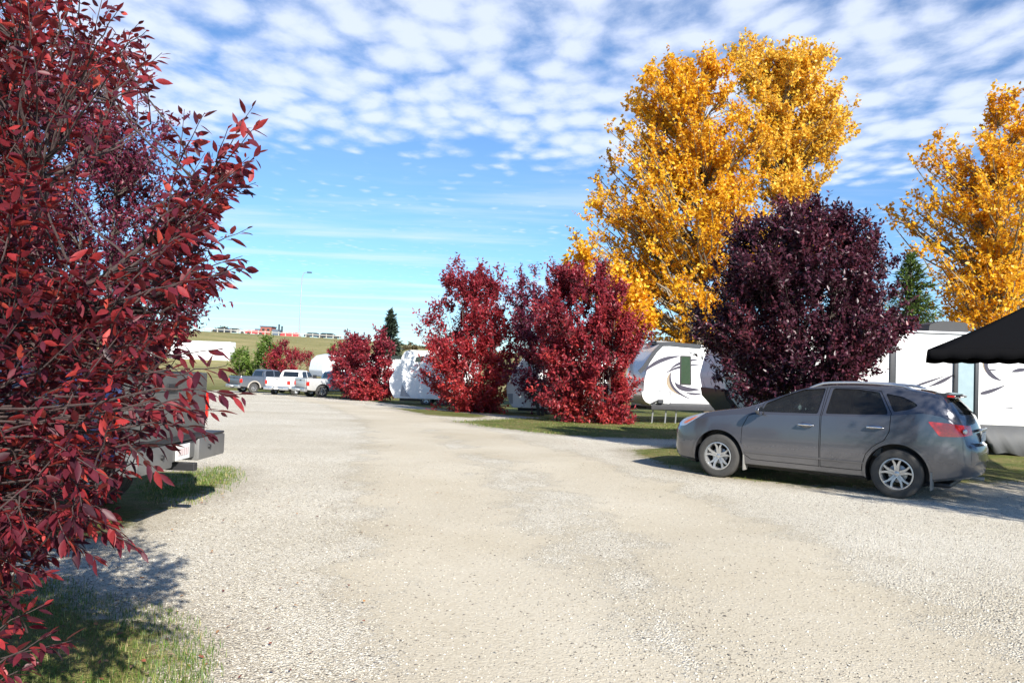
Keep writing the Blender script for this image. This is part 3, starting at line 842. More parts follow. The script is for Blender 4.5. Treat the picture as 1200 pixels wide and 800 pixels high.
aspen(705, 38, 292, [(292, 662, 690), (310, 655, 710), (335, 658, 740), (360, 700, 760), (385, 720, 770)], 110, 53, 'leaf_gold', 'short golden aspen peeping over the bushy crimson tree', .2, .08)
aspen(1172, 34, 100, [(111, 1150, 1200), (135, 1128, 1225), (167, 1098, 1240), (194, 1082, 1250), (221, 1068, 1255), (250, 1052, 1260), (280, 1058, 1260), (310, 1068, 1255), (340, 1078, 1250), (370, 1085, 1240), (392, 1080, 1210)],
      380, 54, 'leaf_gold', 'open golden aspen above the black umbrella at the frame edge', .165, .14, shoots=8, per=10)
aspen(1195, 37, 140, [(158, 1190, 1240), (203, 1160, 1270), (260, 1150, 1290), (320, 1150, 1290), (380, 1150, 1260)],
      120, 55, 'leaf_gold', 'second thin aspen trunk behind the open golden aspen', .165, .13, shoots=7, per=8)

def conifer(px, pyt, pyb, Yd, hw, label, mat, seed, layers=18, leafsz=(.35, .09), name='spruce_tree', group=None):
    r = np.random.default_rng(seed)
    b = at(px, 470, Yd); b[2] = gzs(b[0], b[1])
    top = at(px, pyt, Yd); zb = at(px, pyb, Yd)[2]
    root = empty(name, tuple(b), 0, label, 'tree', group)
    mb = MB(); mb.tube([(0, 0, -.1), ((top[0] - b[0]) * .5, 0, (top[2] - b[2]) * .5), (top[0] - b[0], 0, top[2] - b[2] - .1)], [.14, .09, .015], 8)
    LP, LD, LN = [], [], []
    H = top[2] - zb
    for i in range(layers):
        k = i / (layers - 1); z = zb + H * k
        R = hw * (1 - k) ** .85 + .08
        nb = int(11 + 8 * (1 - k))
        for j in range(nb):
            a = r.random() * 6.283; rr = R * (.7 + .5 * r.random())
            s = np.array([top[0], Yd, z + r.normal(0, H / layers * .3)]); e = s + np.array([math.cos(a) * rr, math.sin(a) * rr, rr * (.25 - .55 * (1 - k)) + .1])
            mb.tube(np.array([s, e]) - b, [.02, .006], 3, caps=False)
            nl = int(9 + 16 * rr / hw)
            t = r.random(nl) ** .8
            p = s + (e - s) * t[:, None]
            LP.append(p); LD.append((e - s)[None] / rr * .9 + r.normal(0, .55, (nl, 3))); LN.append(np.array([0, 0, 1]) + r.normal(0, .5, (nl, 3)))
    P = np.vstack(LP); n = len(P)
    mb.build('trunk', M['bark_dark'], root, 60)
    leaves_mesh('crown', P - b, np.vstack(LD), np.vstack(LN), leafsz[0] * (.6 + .7 * r.random(n)), leafsz[1] * (.7 + .7 * r.random(n)), r.random(n), M[mat], root)
    return root
conifer(458, 369, 440, 84, 1.9, 'small dark pointed spruce poking above the crimson bushes', 'needle_dark', 61, 20, (.5, .16))
conifer(1068, 306, 400, 32, 1.35, 'green pine top showing between the dark purple tree and the golden aspen', 'needle', 62, 18, (.3, .06), 'pine_tree')

# small-leaved tree behind the foreground one
Bl = np.array([*at(120, 520, 11.5)[:2], 0]); Bl[2] = gzs(Bl[0], Bl[1])
prof = [(60, 60, 130), (90, 30, 165), (130, 10, 200), (170, 0, 215), (210, -10, 225), (250, -10, 235), (290, -20, 245), (330, -20, 250), (365, -20, 245), (395, -10, 215), (430, 0, 170)]
fan_tree('chokecherry_tree', 'airy small-leaved mauve tree just behind the big foreground tree', 'tree', None,
         Bl, at(110, 80, Bl[1]), 8, crown_points(prof, Bl[1], .8, 430, 27, shell=.6), (M['bark_red'], M['leaf_mauve']), (0.078, 0.036), shoots=9, per=13, shoot_len=(.2, .55), seed=37, stem_spread=.3, stem_r=.045, limb_r=.012)

# tree out of frame on the right whose crown dapples the SUV's tail
Sh = np.array([9.5, 5.9, 0.0])
sp_prof = [(0, 0, 0)]
rr_ = np.random.default_rng(99)
cl_ = []
while len(cl_) < 240:
    q = rr_.normal(0, 1, 3); q /= np.linalg.norm(q); q *= rr_.random() ** .4
    cl_.append(Sh + np.array([q[0] * 2.0, q[1] * 1.9, 3.9 + q[2] * 1.7]))
fan_tree('shade_tree', 'dark-leaved tree beside the drive, outside the right edge, dappling the SUV tail', 'tree', None, Sh, Sh + np.array([0, 0, 5.6]), 5, np.array(cl_), (M['bark_dark'], M['leaf_purple']), (0.09, 0.045), shoots=8, per=10, shoot_len=(.25, .6), seed=38, stem_spread=.2, stem_r=.06)

Sh2 = np.array([11.6, 8.8, 0.0]); cl_ = []
while len(cl_) < 130:
    q = rr_.normal(0, 1, 3); q /= np.linalg.norm(q); q *= rr_.random() ** .4
    cl_.append(Sh2 + np.array([q[0] * 1.8, q[1] * 1.7, 3.3 + q[2] * 1.6]))
fan_tree('shade_tree', 'second dark-leaved tree outside the right edge, shading the grass before the grey skirt', 'tree', None, Sh2, Sh2 + np.array([0, 0, 5.0]), 5, np.array(cl_), (M['bark_dark'], M['leaf_purple']), (0.09, 0.045), shoots=8, per=10, shoot_len=(.25, .6), seed=39, stem_spread=.2, stem_r=.05)

# ------------------------------------------------------------------ the big foreground tree
def foreground_tree():
    r = np.random.default_rng(77)
    B = np.array([-3.35, 3.9, 0.0]); B[2] = gzs(B[0], B[1])
    root = empty('chokecherry_tree', tuple(B), 0, 'big dark red tree with large pointed leaves filling the left foreground', 'tree')
    mb = MB()
    poly = np.array([(-140, -120), (105, -110), (140, -20), (165, 20), (182, 70), (158, 112), (112, 150), (80, 185), (86, 240), (120, 285), (160, 300), (205, 312), (230, 350), (228, 395), (205, 425),
                     (178, 455), (172, 490), (178, 520), (165, 545), (146, 570), (138, 625), (110, 640), (70, 665), (40, 700), (-140, 720)], float)
    stems = []
    for e in ((-2.0, 3.3, 3.6), (-2.7, 3.0, 4.2), (-1.9, 3.1, 2.4), (-2.2, 2.7, 1.5), (-3.2, 2.9, 3.4), (-2.9, 4.4, 4.3), (-2.1, 4.0, 3.0), (-2.3, 3.4, 0.9), (-4.4, 4.2, 3.6), (-4.3, 3.3, 2.6), (-4.0, 4.9, 2.8), (-4.6, 3.8, 1.6)):
        p = curve_pts(B + r.normal(0, .05, 3) * [1, 1, 0], e, (0.1, 0, .25), 12, .01, r); rad = np.linspace(.034, .006, 12)
        stems.append((p, rad)); mb.tube(p - B, rad, 8)
    # the bare pale bough crossing the crown
    bough = curve_pts(at(20, 385, 2.9), at(242, 222, 2.9), at(140, 322, 2.9) - (at(20, 385, 2.9) + at(242, 222, 2.9)) / 2, 10, .006, r)
    link = curve_pts(stems[2][0][5], at(20, 385, 2.9), (0, 0, -.05), 6, .01, r)
    mb.tube(np.vstack([link, bough[1:]]) - B, np.linspace(.02, .004, 15), 7)
    stems.append((bough, np.linspace(.012, .004, 10)))
    allp = np.vstack([s[0] for s in stems]); allr = np.concatenate([s[1] for s in stems])
    sh = []                 # shoots: (start, end, leaves, leaf scale)
    cells = 0
    # fill the crown's volume
    while cells < 860:
        px, py = r.uniform(-140, 250), r.uniform(-120, 720)
        if sdist(np.array([[px, py]]), poly)[0] < 4: continue
        dn = 2.35 + 1.9 * r.random() ** 1.3
        if py < 150: dn = 2.7 + 1.6 * r.random()
        if py < 300 and px > 60 and r.random() < 0.5: continue
        e = at(px, py, dn)
        if e[2] < .1: continue
        ax = np.array([-2.9, 3.9, min(e[2] * .55, 2.4)])
        d = norm((e - ax)[None])[0] + np.array([0, 0, .35]) + r.normal(0, .28, 3)
        if py > 520: d[2] -= .55
        d /= np.linalg.norm(d)
        L = r.uniform(.24, .44)
        sh.append((e - d * L, e, 1.0)); cells += 1
    k = 0
    while k < 420:           # the rest of the round crown, beyond the left edge of the photo
        q = r.normal(0, 1, 3); q *= r.random() ** .4 / np.linalg.norm(q)
        e = np.array([-3.45, 3.9, 2.25]) + q * [1.75, 1.5, 2.1]
        px, py = proj(e)
        if e[2] < .25 or (px > -150 and e[1] > 1.0): continue
        d = norm((e - np.array([-3.3, 3.9, e[2] * .6]))[None])[0] + r.normal(0, .3, 3) + [0, 0, .3]; d /= np.linalg.norm(d)
        sh.append((e - d * r.uniform(.25, .45), e, 1.0)); k += 1
    # sprigs that break the outline
    def sprig(pts, depth, n_side=0):
        q = [at(x, y, depth if not hasattr(depth, '__len__') else depth[i]) for i, (x, y) in enumerate(pts)]
        sh.append((q[0], q[-1], 1.0))
    for a, b, dpt in (((196, 268), (216, 128), 2.75), ((232, 232), (296, 126), 2.7), ((180, 300), (262, 205), 2.7), ((208, 262), (292, 184), 2.75), ((176, 330), (250, 232), 2.8), ((200, 300), (255, 262), 2.65),
                      ((222, 262), (282, 212), 2.6), ((188, 282), (240, 180), 2.85), ((240, 225), (268, 148), 2.72), ((165, 320), (225, 258), 2.6), ((160, 345), (228, 300), 2.7),
                      ((200, 336), (292, 316), 2.5), ((214, 350), (262, 330), 2.6), ((240, 235), (304, 178), 2.6), ((236, 250), (300, 214), 2.8), ((226, 300), (290, 268), 2.7), ((222, 322), (284, 300), 2.55), ((206, 200), (240, 132), 2.9), ((250, 210), (302, 146), 2.75), ((175, 365), (238, 345), 2.8), ((185, 455), (288, 462), 2.35), ((150, 480), (262, 482), 2.5), ((205, 440), (266, 428), 2.45), ((190, 420), (262, 408), 2.6), ((130, 470), (215, 500), 2.6),
                      ((180, 495), (250, 508), 2.5), ((150, 520), (188, 556), 2.6), ((90, 610), (168, 646), 2.7), ((80, 600), (140, 622), 2.6), ((60, 625), (118, 655), 2.6), ((95, 590), (150, 632), 2.8),
                      ((100, 90), (122, -20), 2.9), ((120, 100), (162, 28), 2.9), ((130, 110), (190, 62), 2.8), ((130, 118), (182, 92), 2.7), ((60, 60), (95, -30), 3.0), ((140, 60), (172, 36), 2.9), ((110, 60), (140, 10), 2.8),
                      ((-60, 800), (84, 750), 2.6), ((-40, 760), (52, 708), 2.6), ((-50, 830), (40, 775), 2.5), ((-60, 740), (30, 690), 2.7), ((-20, 790), (60, 742), 2.5), ((-60, 860), (20, 800), 2.5), ((-60, 800), (10, 730), 2.6), ((-30, 700), (60, 668), 2.7)):
        sh.append((at(*a, dpt), at(*b, dpt - r.uniform(-.1, .15)), 1.02))
    spr = np.array([(150, 310), (185, 262), (205, 215), (240, 165), (285, 140), (300, 185), (285, 235), (262, 285), (288, 318), (240, 345)], float)
    low = np.array([(165, 400), (210, 392), (262, 412), (282, 452), (255, 480), (232, 500), (235, 520), (185, 535), (150, 540)], float)
    for pl, cnt, dd in ((spr, 34, (.75, .62)), (low, 9, (.95, .12))):
        k = 0
        while k < cnt:
            px, py = r.uniform(150, 300), r.uniform(130, 545)
            if sdist(np.array([[px, py]]), pl)[0] < 6: continue
            dpt = r.uniform(2.4, 2.95); e = at(px, py, dpt); dv = np.array([dd[0], r.normal(-.1, .25), dd[1]]) + r.normal(0, .18, 3); dv /= np.linalg.norm(dv)
            sh.append((e - dv * r.uniform(.16, .30), e, 1.0)); k += 1
    LP, LD, LN, LL = [], [], [], []
    for s0, s1, sc in sh:
        L = np.linalg.norm(s1 - s0); dv = (s1 - s0) / L
        pts = curve_pts(s0, s1, (0, 0, .04 * L), 6, .012, r)
        mb.tube(pts - B, np.linspace(.0030, .0011, 6), 5, caps=False)
        # link to the nearest lower stem
        d = allp - s0; dist_ = np.linalg.norm(d, axis=1) + 1.2 * np.maximum(0, allp[:, 2] - s0[2] + .05)
        j = int(np.argmin(dist_))
        if dist_[j] > .04:
            lk = curve_pts(allp[j], s0, dv * -.0 + np.array([0, 0, -.06 * dist_[j]]), 6, .02, r)
            mb.tube(lk - B, np.linspace(min(.0055, allr[j]), .0032, 6), 5, caps=False)
        n = max(8, int(L / .0165))
        side = np.cross(dv, [0, 0, 1]); side /= np.linalg.norm(side) + 1e-9
        upv = np.cross(side, dv)
        for i in range(n):
            t = .1 + .9 * (i + .3 * r.random()) / n
            k = t * 5; a = int(min(k, 4)); p = pts[a] + (pts[a + 1] - pts[a]) * (k - a)
            phi = i * 2.4 + r.normal(0, .35)
            lat = side * math.cos(phi) + upv * math.sin(phi) * .7
            ld = dv * (.45 + .5 * t) + lat * (.95 - .45 * t) + np.array([0, 0, -.50]) + r.normal(0, .26, 3)
            ld /= np.linalg.norm(ld)
            ln = np.array([0, 0, .75]) + lat * .35 - dv * .1 + r.normal(0, .42, 3)
            LP.append(p + ld * .010); LD.append(ld); LN.append(ln)
            LL.append(sc * (.031 + .042 * r.beta(2, 1.7)) * (1 - .35 * (t > .93)))
    P = np.array(LP); D = np.array(LD); Nn = np.array(LN); L = np.array(LL); n = len(P)
    tint = r.random(n) ** 1.2
    mb.build('trunk', M['bark_near'], root, 60)
    leaves_mesh('crown', P - B, D, Nn, L, L * r.uniform(.30, .42, n), tint, M['leaf_near'], root, LEAF_HI)
    print('foreground leaves', n)
foreground_tree()
# fallen leaves
def fallen(n, seed):
    r = np.random.default_rng(seed)
    P = []
    for cx, cy, sx_, sy_, k in ((-2.2, 5.2, .9, .9, 70), (-2.6, 9.5, .9, 1.2, 90), (2.6, 27.5, 2.5, .7, 200), (4.5, 18, 3, 1.6, 150), (7, 12.5, 3, 1.5, 90), (0, 9, 4, 3, 12), (-1.6, 4.3, .4, .5, 25)):
        P.append(np.column_stack([r.normal(cx, sx_, k), r.normal(cy, sy_, k)]))
    P = np.vstack(P); P = P[P[:, 1] > 2.5]; n = len(P)
    z = gz(P[:, 0], P[:, 1]) + .02 + .03 * (grass_field(P) > 0)
    a = r.random(n) * 6.283
    V = np.column_stack([P, z])
    leaves_mesh_obj = leaves_mesh('fallen_leaves', V, np.column_stack([np.cos(a), np.sin(a), r.normal(0, .12, n)]), np.column_stack([r.normal(0, .25, (n, 2)), np.ones(n)]), r.uniform(.022, .048, n), r.uniform(.011, .022, n), r.random(n), M['leaf_fallen'], None, LEAF_HI)
    tag(leaves_mesh_obj, 'scattered dry brown and dull red leaves on the gravel', 'leaves', kind='stuff')
M['leaf_fallen'] = leaf_mat('fallen_leaf', [(0, (0.08, 0.03, 0.03)), (0.4, (0.20, 0.06, 0.035)), (0.7, (0.34, 0.17, 0.06)), (1, (0.30, 0.24, 0.18))], trans=0.05, rough=.8)
fallen(0, 5)
# ------------------------------------------------------------------ solid helpers
def interp(pts):
    """monotone cubic through (x, v) pairs"""
    p = sorted(pts); x = np.array([a for a, _ in p], float); y = np.array([b for _, b in p], float)
    h_ = np.diff(x); dl = np.diff(y) / h_
    m_ = np.zeros(len(x)); m_[1:-1] = np.where(dl[:-1] * dl[1:] > 0, 2 * dl[:-1] * dl[1:] / (dl[:-1] + dl[1:] + 1e-12), 0); m_[0] = dl[0]; m_[-1] = dl[-1]
    def f(q):
        q = min(max(q, x[0]), x[-1]); i = min(int(np.searchsorted(x, q, 'right')) - 1, len(x) - 2)
        t = (q - x[i]) / h_[i]
        return float((2 * t ** 3 - 3 * t ** 2 + 1) * y[i] + (t ** 3 - 2 * t ** 2 + t) * h_[i] * m_[i] + (3 * t ** 2 - 2 * t ** 3) * y[i + 1] + (t ** 3 - t ** 2) * h_[i] * m_[i + 1])
    return f

def loft(section, stations, deform=None):
    """section(x) -> half ring [(y,z)...] bottom centre to top centre"""
    mb = MB(); rings = []
    for x in stations:
        hr = section(x)
        ring = [(x, y, z) for y, z in hr] + [(x, -y, z) for y, z in hr[-2:0:-1]]
        if deform: ring = [deform(*p) for p in ring]
        rings.append(ring)
    n = len(rings[0]); vs = [p for r in rings for p in r]; fs = []
    for i in range(len(rings) - 1):
        for k in range(n):
            k2 = (k + 1) % n
            fs.append((i * n + k, i * n + k2, (i + 1) * n + k2, (i + 1) * n + k))
    fs.append(tuple(range(n))[::-1]); fs.append(tuple(range((len(rings) - 1) * n, len(rings) * n)))
    mb.add(vs, fs)
    return mb

def solid(mb, mats=None):
    """temporary object, normals outward, faces planar"""
    o = mb.build('tmp', mats or [M['cabin']], recalc=True)
    bm = bmesh.new(); bm.from_mesh(o.data)
    bmesh.ops.triangulate(bm, faces=[f for f in bm.faces if len(f.verts) > 4])
    bm.to_mesh(o.data); bm.free()
    return o

def boolean(o, cutters, op='DIFFERENCE'):
    for c in cutters:
        md = o.modifiers.new('b', 'BOOLEAN'); md.operation = op; md.object = c; md.solver = 'EXACT'
        try: md.material_mode = 'TRANSFER'
        except Exception: pass
    dg = bpy.context.evaluated_depsgraph_get(); dg.update()
    me = bpy.data.meshes.new_from_object(o.evaluated_get(dg))
    o.modifiers.clear()
    return me

def obj_from(me, name, parent, deg=35, mat=None):
    me.name = name
    if mat:
        me.materials.clear(); me.materials.append(mat)
        me.polygons.foreach_set('material_index', [0] * len(me.polygons))
    if len(me.polygons):
        me.polygons.foreach_set('use_smooth', [True] * len(me.polygons)); me.set_sharp_from_angle(angle=R_(deg))
    o = bpy.data.objects.new(name, me); COL.objects.link(o); o.parent = parent
    return o

def drop(*obs):
    for o in obs: bpy.data.objects.remove(o, do_unlink=True)

def prism_cut(poly, a0, a1, axis='y'):
    return solid(MB().prism(poly, a0, a1, axis))

def rounded(poly, rad, seg=4):
    out = []; n = len(poly)
    for i in range(n):
        p = np.array(poly[i], float); a = np.array(poly[i - 1], float); b = np.array(poly[(i + 1) % n], float)
        da = a - p; db = b - p; la = np.linalg.norm(da); lb = np.linalg.norm(db)
        q = min(rad, la * .4, lb * .4); pa = p + da / la * q; pb = p + db / lb * q
        for k in range(seg + 1):
            t = k / seg; out.append(tuple((1 - t) ** 2 * pa + 2 * t * (1 - t) * p + t * t * pb))
    return out

def shrink(poly, d):
    """move every edge of a polygon inward by d"""
    n = len(poly); P = [np.array(p, float) for p in poly]
    area = sum(P[i][0] * P[(i + 1) % n][1] - P[(i + 1) % n][0] * P[i][1] for i in range(n))
    sg = 1 if area > 0 else -1; out = []
    for i in range(n):
        e1 = P[i] - P[i - 1]; e2 = P[(i + 1) % n] - P[i]
        n1 = np.array([-e1[1], e1[0]]) / (np.linalg.norm(e1) + 1e-9) * sg; n2 = np.array([-e2[1], e2[0]]) / (np.linalg.norm(e2) + 1e-9) * sg
        b = n1 + n2; b /= (b @ b) / 2 + 1e-9
        out.append(tuple(P[i] + b * d))
    return out

# ------------------------------------------------------------------ wheels
def make_wheel(name, parent, x, y, z, r=.35, wd=.23, side=1, rimr=.225, spokes=5, style='y', steer=0):
    """wheel (disc brake and hub) > tyre, rim; the outer face looks along side*y"""
    hb = MB(); hb.lathe([(0, -.03 * side), (.13, -.03 * side), (.13, .0), (.05, .02 * side), (0, .02 * side)], n=24)
    w_ = hb.build(name, M['steel'], parent, 40, recalc=True)
    w_.location = (x, y, z); w_.rotation_euler = (0, 0, steer)
    s = side; hw = wd / 2
    prof = [(rimr, -hw * .8), (rimr + .02, -hw), (r * .86, -hw), (r * .965, -hw * .86), (r, -hw * .6)]
    for g in (-.36, -.02, .32):
        prof += [(r, hw * (g - .06)), (r - .010, hw * (g - .04)), (r - .010, hw * (g + .04)), (r, hw * (g + .06))]
    prof += [(r, hw * .6), (r * .965, hw * .86), (r * .90, hw * .97), (r * .86, hw), (rimr + .055, hw * .99), (rimr + .02, hw), (rimr, hw * .8)]
    t = MB().lathe([(a, b * s) for a, b in prof] + [(rimr - .005, 0)] + [(prof[0][0], prof[0][1] * s)], n=56)
    t.build('tyre', M['rubber'], w_, 35, recalc=True)
    rm = MB()
    rm.lathe([(rimr + .006, hw * .93 * s), (rimr - .012, hw * .95 * s), (rimr - .022, hw * .75 * s), (rimr - .03, hw * .2 * s), (rimr - .03, -hw * .8 * s), (rimr + .004, -hw * .8 * s), (rimr + .004, hw * .8 * s), (rimr + .006, hw * .93 * s)], n=56)
    rm.lathe([(0, hw * .62 * s), (.035, hw * .62 * s), (.05, hw * .52 * s), (.055, hw * .2 * s), (0, hw * .2 * s)], n=20)
    for k in range(spokes):
        a = 2 * math.pi * k / spokes + .3
        def P(rr, t_, off): return (rr * math.cos(a) - t_ * math.sin(a), off, rr * math.sin(a) + t_ * math.cos(a))
        arms = [(0, 0)] if style != 'y' else [(-1, 0), (1, 0)]
        R1 = rimr - .018
        for sg, _ in arms:
            if style == 'y':
                secs = [(.035, sg * .012, .026, hw * .60), (.10, sg * .016, .026, hw * .68), (.145, sg * .026, .021, hw * .72), (R1, sg * .058, .021, hw * .78)]
            else:
                secs = [(.03, 0, .03, hw * .5), (.10, 0, .028, hw * .55), (R1, 0, .034, hw * .68)]
            vs = []
            for rr, tc_, tw, off in secs:
                for dt, do in ((-tw, -.02), (-tw * .7, .004), (tw * .7, .004), (tw, -.02)):
                    vs.append(P(rr, tc_ + dt, (off + do) * s))
            fs = []
            for i in range(len(secs) - 1):
                for j in range(4):
                    fs.append((i * 4 + j, i * 4 + (j + 1) % 4, i * 4 + 4 + (j + 1) % 4, i * 4 + 4 + j))
            fs += [(0, 1, 2, 3), tuple(range(len(secs) * 4 - 4, len(secs) * 4))]
            rm.add(vs, fs)
    rm.build('rim', M['rim'], w_, 40, recalc=True)
    return w_

# ------------------------------------------------------------------ the grey SUV
def build_suv():
    def df(x, y, z):
        k = min(max((-x - 1.55) / .75, 0), 1); k = k * k * (3 - 2 * k)
        return (x + .27 * y * y * k, y, z)
    top = interp([(2.285, .60), (2.265, .70), (2.22, .80), (2.12, .885), (1.95, .965), (1.72, 1.03), (1.5, 1.085), (1.3, 1.12), (1.1, 1.155), (.95, 1.185), (.82, 1.23), (.6, 1.325), (.35, 1.43), (.12, 1.52), (-.1, 1.578),
                  (-.4, 1.618), (-.8, 1.632), (-1.2, 1.618), (-1.55, 1.58), (-1.85, 1.53), (-1.96, 1.50), (-2.02, 1.44), (-2.10, 1.36), (-2.18, 1.265), (-2.24, 1.16), (-2.29, 1.02), (-2.315, .86), (-2.335, .825), (-2.365, .80), (-2.385, .73)])
    bot = interp([(2.285, .50), (2.26, .38), (2.2, .28), (2.05, .235), (1.8, .225), (0, .22), (-1.6, .235), (-1.9, .27), (-2.2, .325), (-2.32, .37), (-2.37, .46), (-2.385, .58)])
    Wd = interp([(2.285, .34), (2.265, .47), (2.22, .60), (2.12, .715), (1.98, .79), (1.75, .85), (1.45, .885), (1.1, .89), (.6, .885), (0, .885), (-.6, .89), (-1.1, .90), (-1.5, .905), (-1.8, .885), (-2.05, .835), (-2.22, .77), (-2.31, .71), (-2.365, .62), (-2.385, .50)])
    belt = interp([(2.3, .70), (1.8, .93), (1.3, 1.03), (.9, 1.075), (.6, 1.09), (-.2, 1.125), (-.8, 1.155), (-1.3, 1.20), (-1.7, 1.25), (-2.0, 1.22), (-2.2, 1.12), (-2.4, .75)])
    def section(x, d=0.0):
        W = Wd(x) - d; z0 = bot(x) + d; zt = top(x) - d; zb = min(belt(x), zt - .025)
        if zt < z0 + .06: zt = z0 + .06
        zb = max(zb, z0 + .03)
        H = zt - zb; tum = .40
        def Z(v): return min(max(v, z0), zb)
        s1, s2 = z0 + (zb - z0) * .30, z0 + (zb - z0) * .55
        pts = [(0, z0), (.55 * W, z0), (.86 * W, z0 + .012), (.945 * W, z0 + .05), (.965 * W, z0 + .12 * (zb - z0) + .03), (.972 * W, z0 + .19 * (zb - z0)), (.995 * W, s1), (1.0 * W, s1 + (s2 - s1) * .5), (.998 * W, s2), (.99 * W, z0 + (zb - z0) * .70),
               (.978 * W, z0 + (zb - z0) * .86), (.965 * W, zb - .012), (.95 * W, zb)]
        yb = .95 * W
        for k in (.2, .4, .6, .78): pts.append((yb - tum * H * k - .03 * k, zb + H * k))
        ye = yb - tum * H * .78 - .024
        pts += [(ye - .035 * min(1, H * 4) - .01, zb + H * .88), (ye * .88, zb + H * .94), (ye * .72, zb + H * .972), (ye * .45, zb + H * .99), (ye * .2, zb + H * .998), (0, zt)]
        return pts
    st = sorted(set([round(v, 4) for v in np.concatenate([np.linspace(-2.385, -1.9, 24), np.linspace(-1.9, .95, 44), np.linspace(.95, 1.9, 18), np.linspace(1.9, 2.285, 18)])]))
    t = R_(37)
    fw = Vector((-math.cos(t), math.sin(t), 0)); mid = Vector((5.60, 11.36, 0)) + fw * 1.345
    nrm = Vector((-math.sin(t), -math.cos(t), 0))
    mid -= nrm * .885            # centre line of the car
    root = empty('parked_suv', (mid.x, mid.y, gzs(mid.x, mid.y) + .0), math.atan2(fw.y, fw.x), 'dusty grey SUV with silver roof rails parked side-on on the gravel', 'car')
    near = 1                      # left side (+y) faces the camera
    body0 = solid(loft(section, st, df), [M['suv']])
    mid_ = loft(lambda x: section(x, .012), st, df); g_out = solid(mid_)
    g_in = solid(loft(lambda x: section(x, .022), st, df))
    cab_st = [v for v in st if -2.16 <= v <= .88]
    def cabsec(x):
        q = section(x, .07); zf = .50
        q = [(max(0, y * .97), max(z, zf)) for y, z in q]
        out = []
        for i, (y, z) in enumerate(q): out.append((y, z + i * 1e-5))
        return out
    cabin = solid(loft(cabsec, cab_st, df), [M['cabin']])
    # window openings (x, z)
    w1 = rounded([(.66, 1.118), (.60, 1.262), (.33, 1.395), (.05, 1.503), (-.285, 1.535), (-.215, 1.142)][::-1], .035)
    w2 = rounded([(-.33, 1.150), (-.395, 1.540), (-.75, 1.545), (-1.06, 1.515), (-1.205, 1.235), (-1.20, 1.195), (-.8, 1.170)][::-1], .035)
    w3 = rounded([(-1.285, 1.235), (-1.150, 1.500), (-1.385, 1.462), (-1.54, 1.395), (-1.60, 1.345), (-1.5, 1.285)], .035)
    ws = rounded([(-.66, 1.205), (.66, 1.205), (.555, 1.50), (-.555, 1.50)], .06)
    rg = rounded([(-.60, 1.235), (.60, 1.235), (.52, 1.475), (-.52, 1.475)], .05)
    cut = []
    for p in (w1, w2, w3):
        cut += [prism_cut(p, .50, 1.2), prism_cut(p, -1.2, -.50)]
    wsc = prism_cut(ws, .15, 1.0, 'x'); rgc = prism_cut(rg, -2.5, -1.9, 'x')
    wells = []
    for xa, ra in ((1.345, .425), (-1.345, .425)):
        for sg in (1, -1):
            mb = MB(); n = 40
            ring = [(xa + ra * math.cos(2 * math.pi * k / n), .36 + ra * math.sin(2 * math.pi * k / n)) for k in range(n)]
            mb.prism(ring, .60 * sg, 1.1 * sg)
            wells.append(solid(mb, [M['black']]))
    # doors
    d1 = [(.925, .43), (.965, .62), (.955, .86), (.86, 1.05), (.70, 1.105), (.635, 1.275), (.35, 1.41), (.06, 1.523), (-.31, 1.556), (-.262, 1.10), (-.262, .345), (.80, .345)]
    d2 = [(-.272, .345), (-.272, 1.10), (-.345, 1.557), (-.75, 1.566), (-1.085, 1.535), (-1.262, 1.215), (-1.245, .95), (-1.18, .82), (-1.03, .72), (-.93, .60), (-.885, .45), (-.87, .345)]
    c_d1 = [prism_cut(d1, .62, 1.2), prism_cut(d1, -1.2, -.62)]
    c_d2 = [prism_cut(d2, .62, 1.2), prism_cut(d2, -1.2, -.62)]
    shell_me = boolean(body0, [cabin] + cut + [wsc, rgc] + wells)
    shell = bpy.data.objects.new('tmp', shell_me); COL.objects.link(shell)
    me = boolean(shell, c_d1 + c_d2)
    obj_from(me, 'body', root, 28)
    for poly in (d1, d2):
        for sg in (1, -1):
            c = prism_cut(shrink(poly, .009), *((.62, 1.2) if sg > 0 else (-1.2, -.62)))
            me = boolean(shell, [c], 'INTERSECT')
            d = obj_from(me, 'door', root, 28)
            hx = -.055 if poly is d1 else -1.045
            yy = .888 * sg; zz = .965 if poly is d1 else 1.0
            mb = MB().tube([(hx + .115, yy, zz - .004), (hx + .09, yy + .036 * sg, zz), (hx, yy + .042 * sg, zz + .004), (hx - .09, yy + .036 * sg, zz), (hx - .115, yy, zz - .004)], [.011, .015, .017, .017, .012], 10)
            mb.build('handle', M['chrome'], d, 50)
            mb = MB().lathe([(0, .004), (.055, .004), (.062, 0), (.055, -.002)], (hx, 0, zz), 20)
            q = mb.build('handle_cup', M['suv'], d, 50, recalc=True); q.scale = (1.4, 1, .8); q.location = (-hx * .4, (.880) * sg, zz * .2)
            drop(c)
    glass_src = boolean(g_out, [g_in])
    gs = bpy.data.objects.new('tmp', glass_src); COL.objects.link(gs)
    for c, mt, nm in [(cut[0], 'glass', 'window'), (cut[1], 'glass', 'window'), (cut[2], 'glass_dark', 'window'), (cut[3], 'glass_dark', 'window'), (cut[4], 'glass_dark', 'window'), (cut[5], 'glass_dark', 'window'),
                      (wsc, 'glass', 'windshield'), (rgc, 'glass_dark', 'rear_window')]:
        me = boolean(gs, [c], 'INTERSECT')
        obj_from(me, nm, root, 40, M[mt])
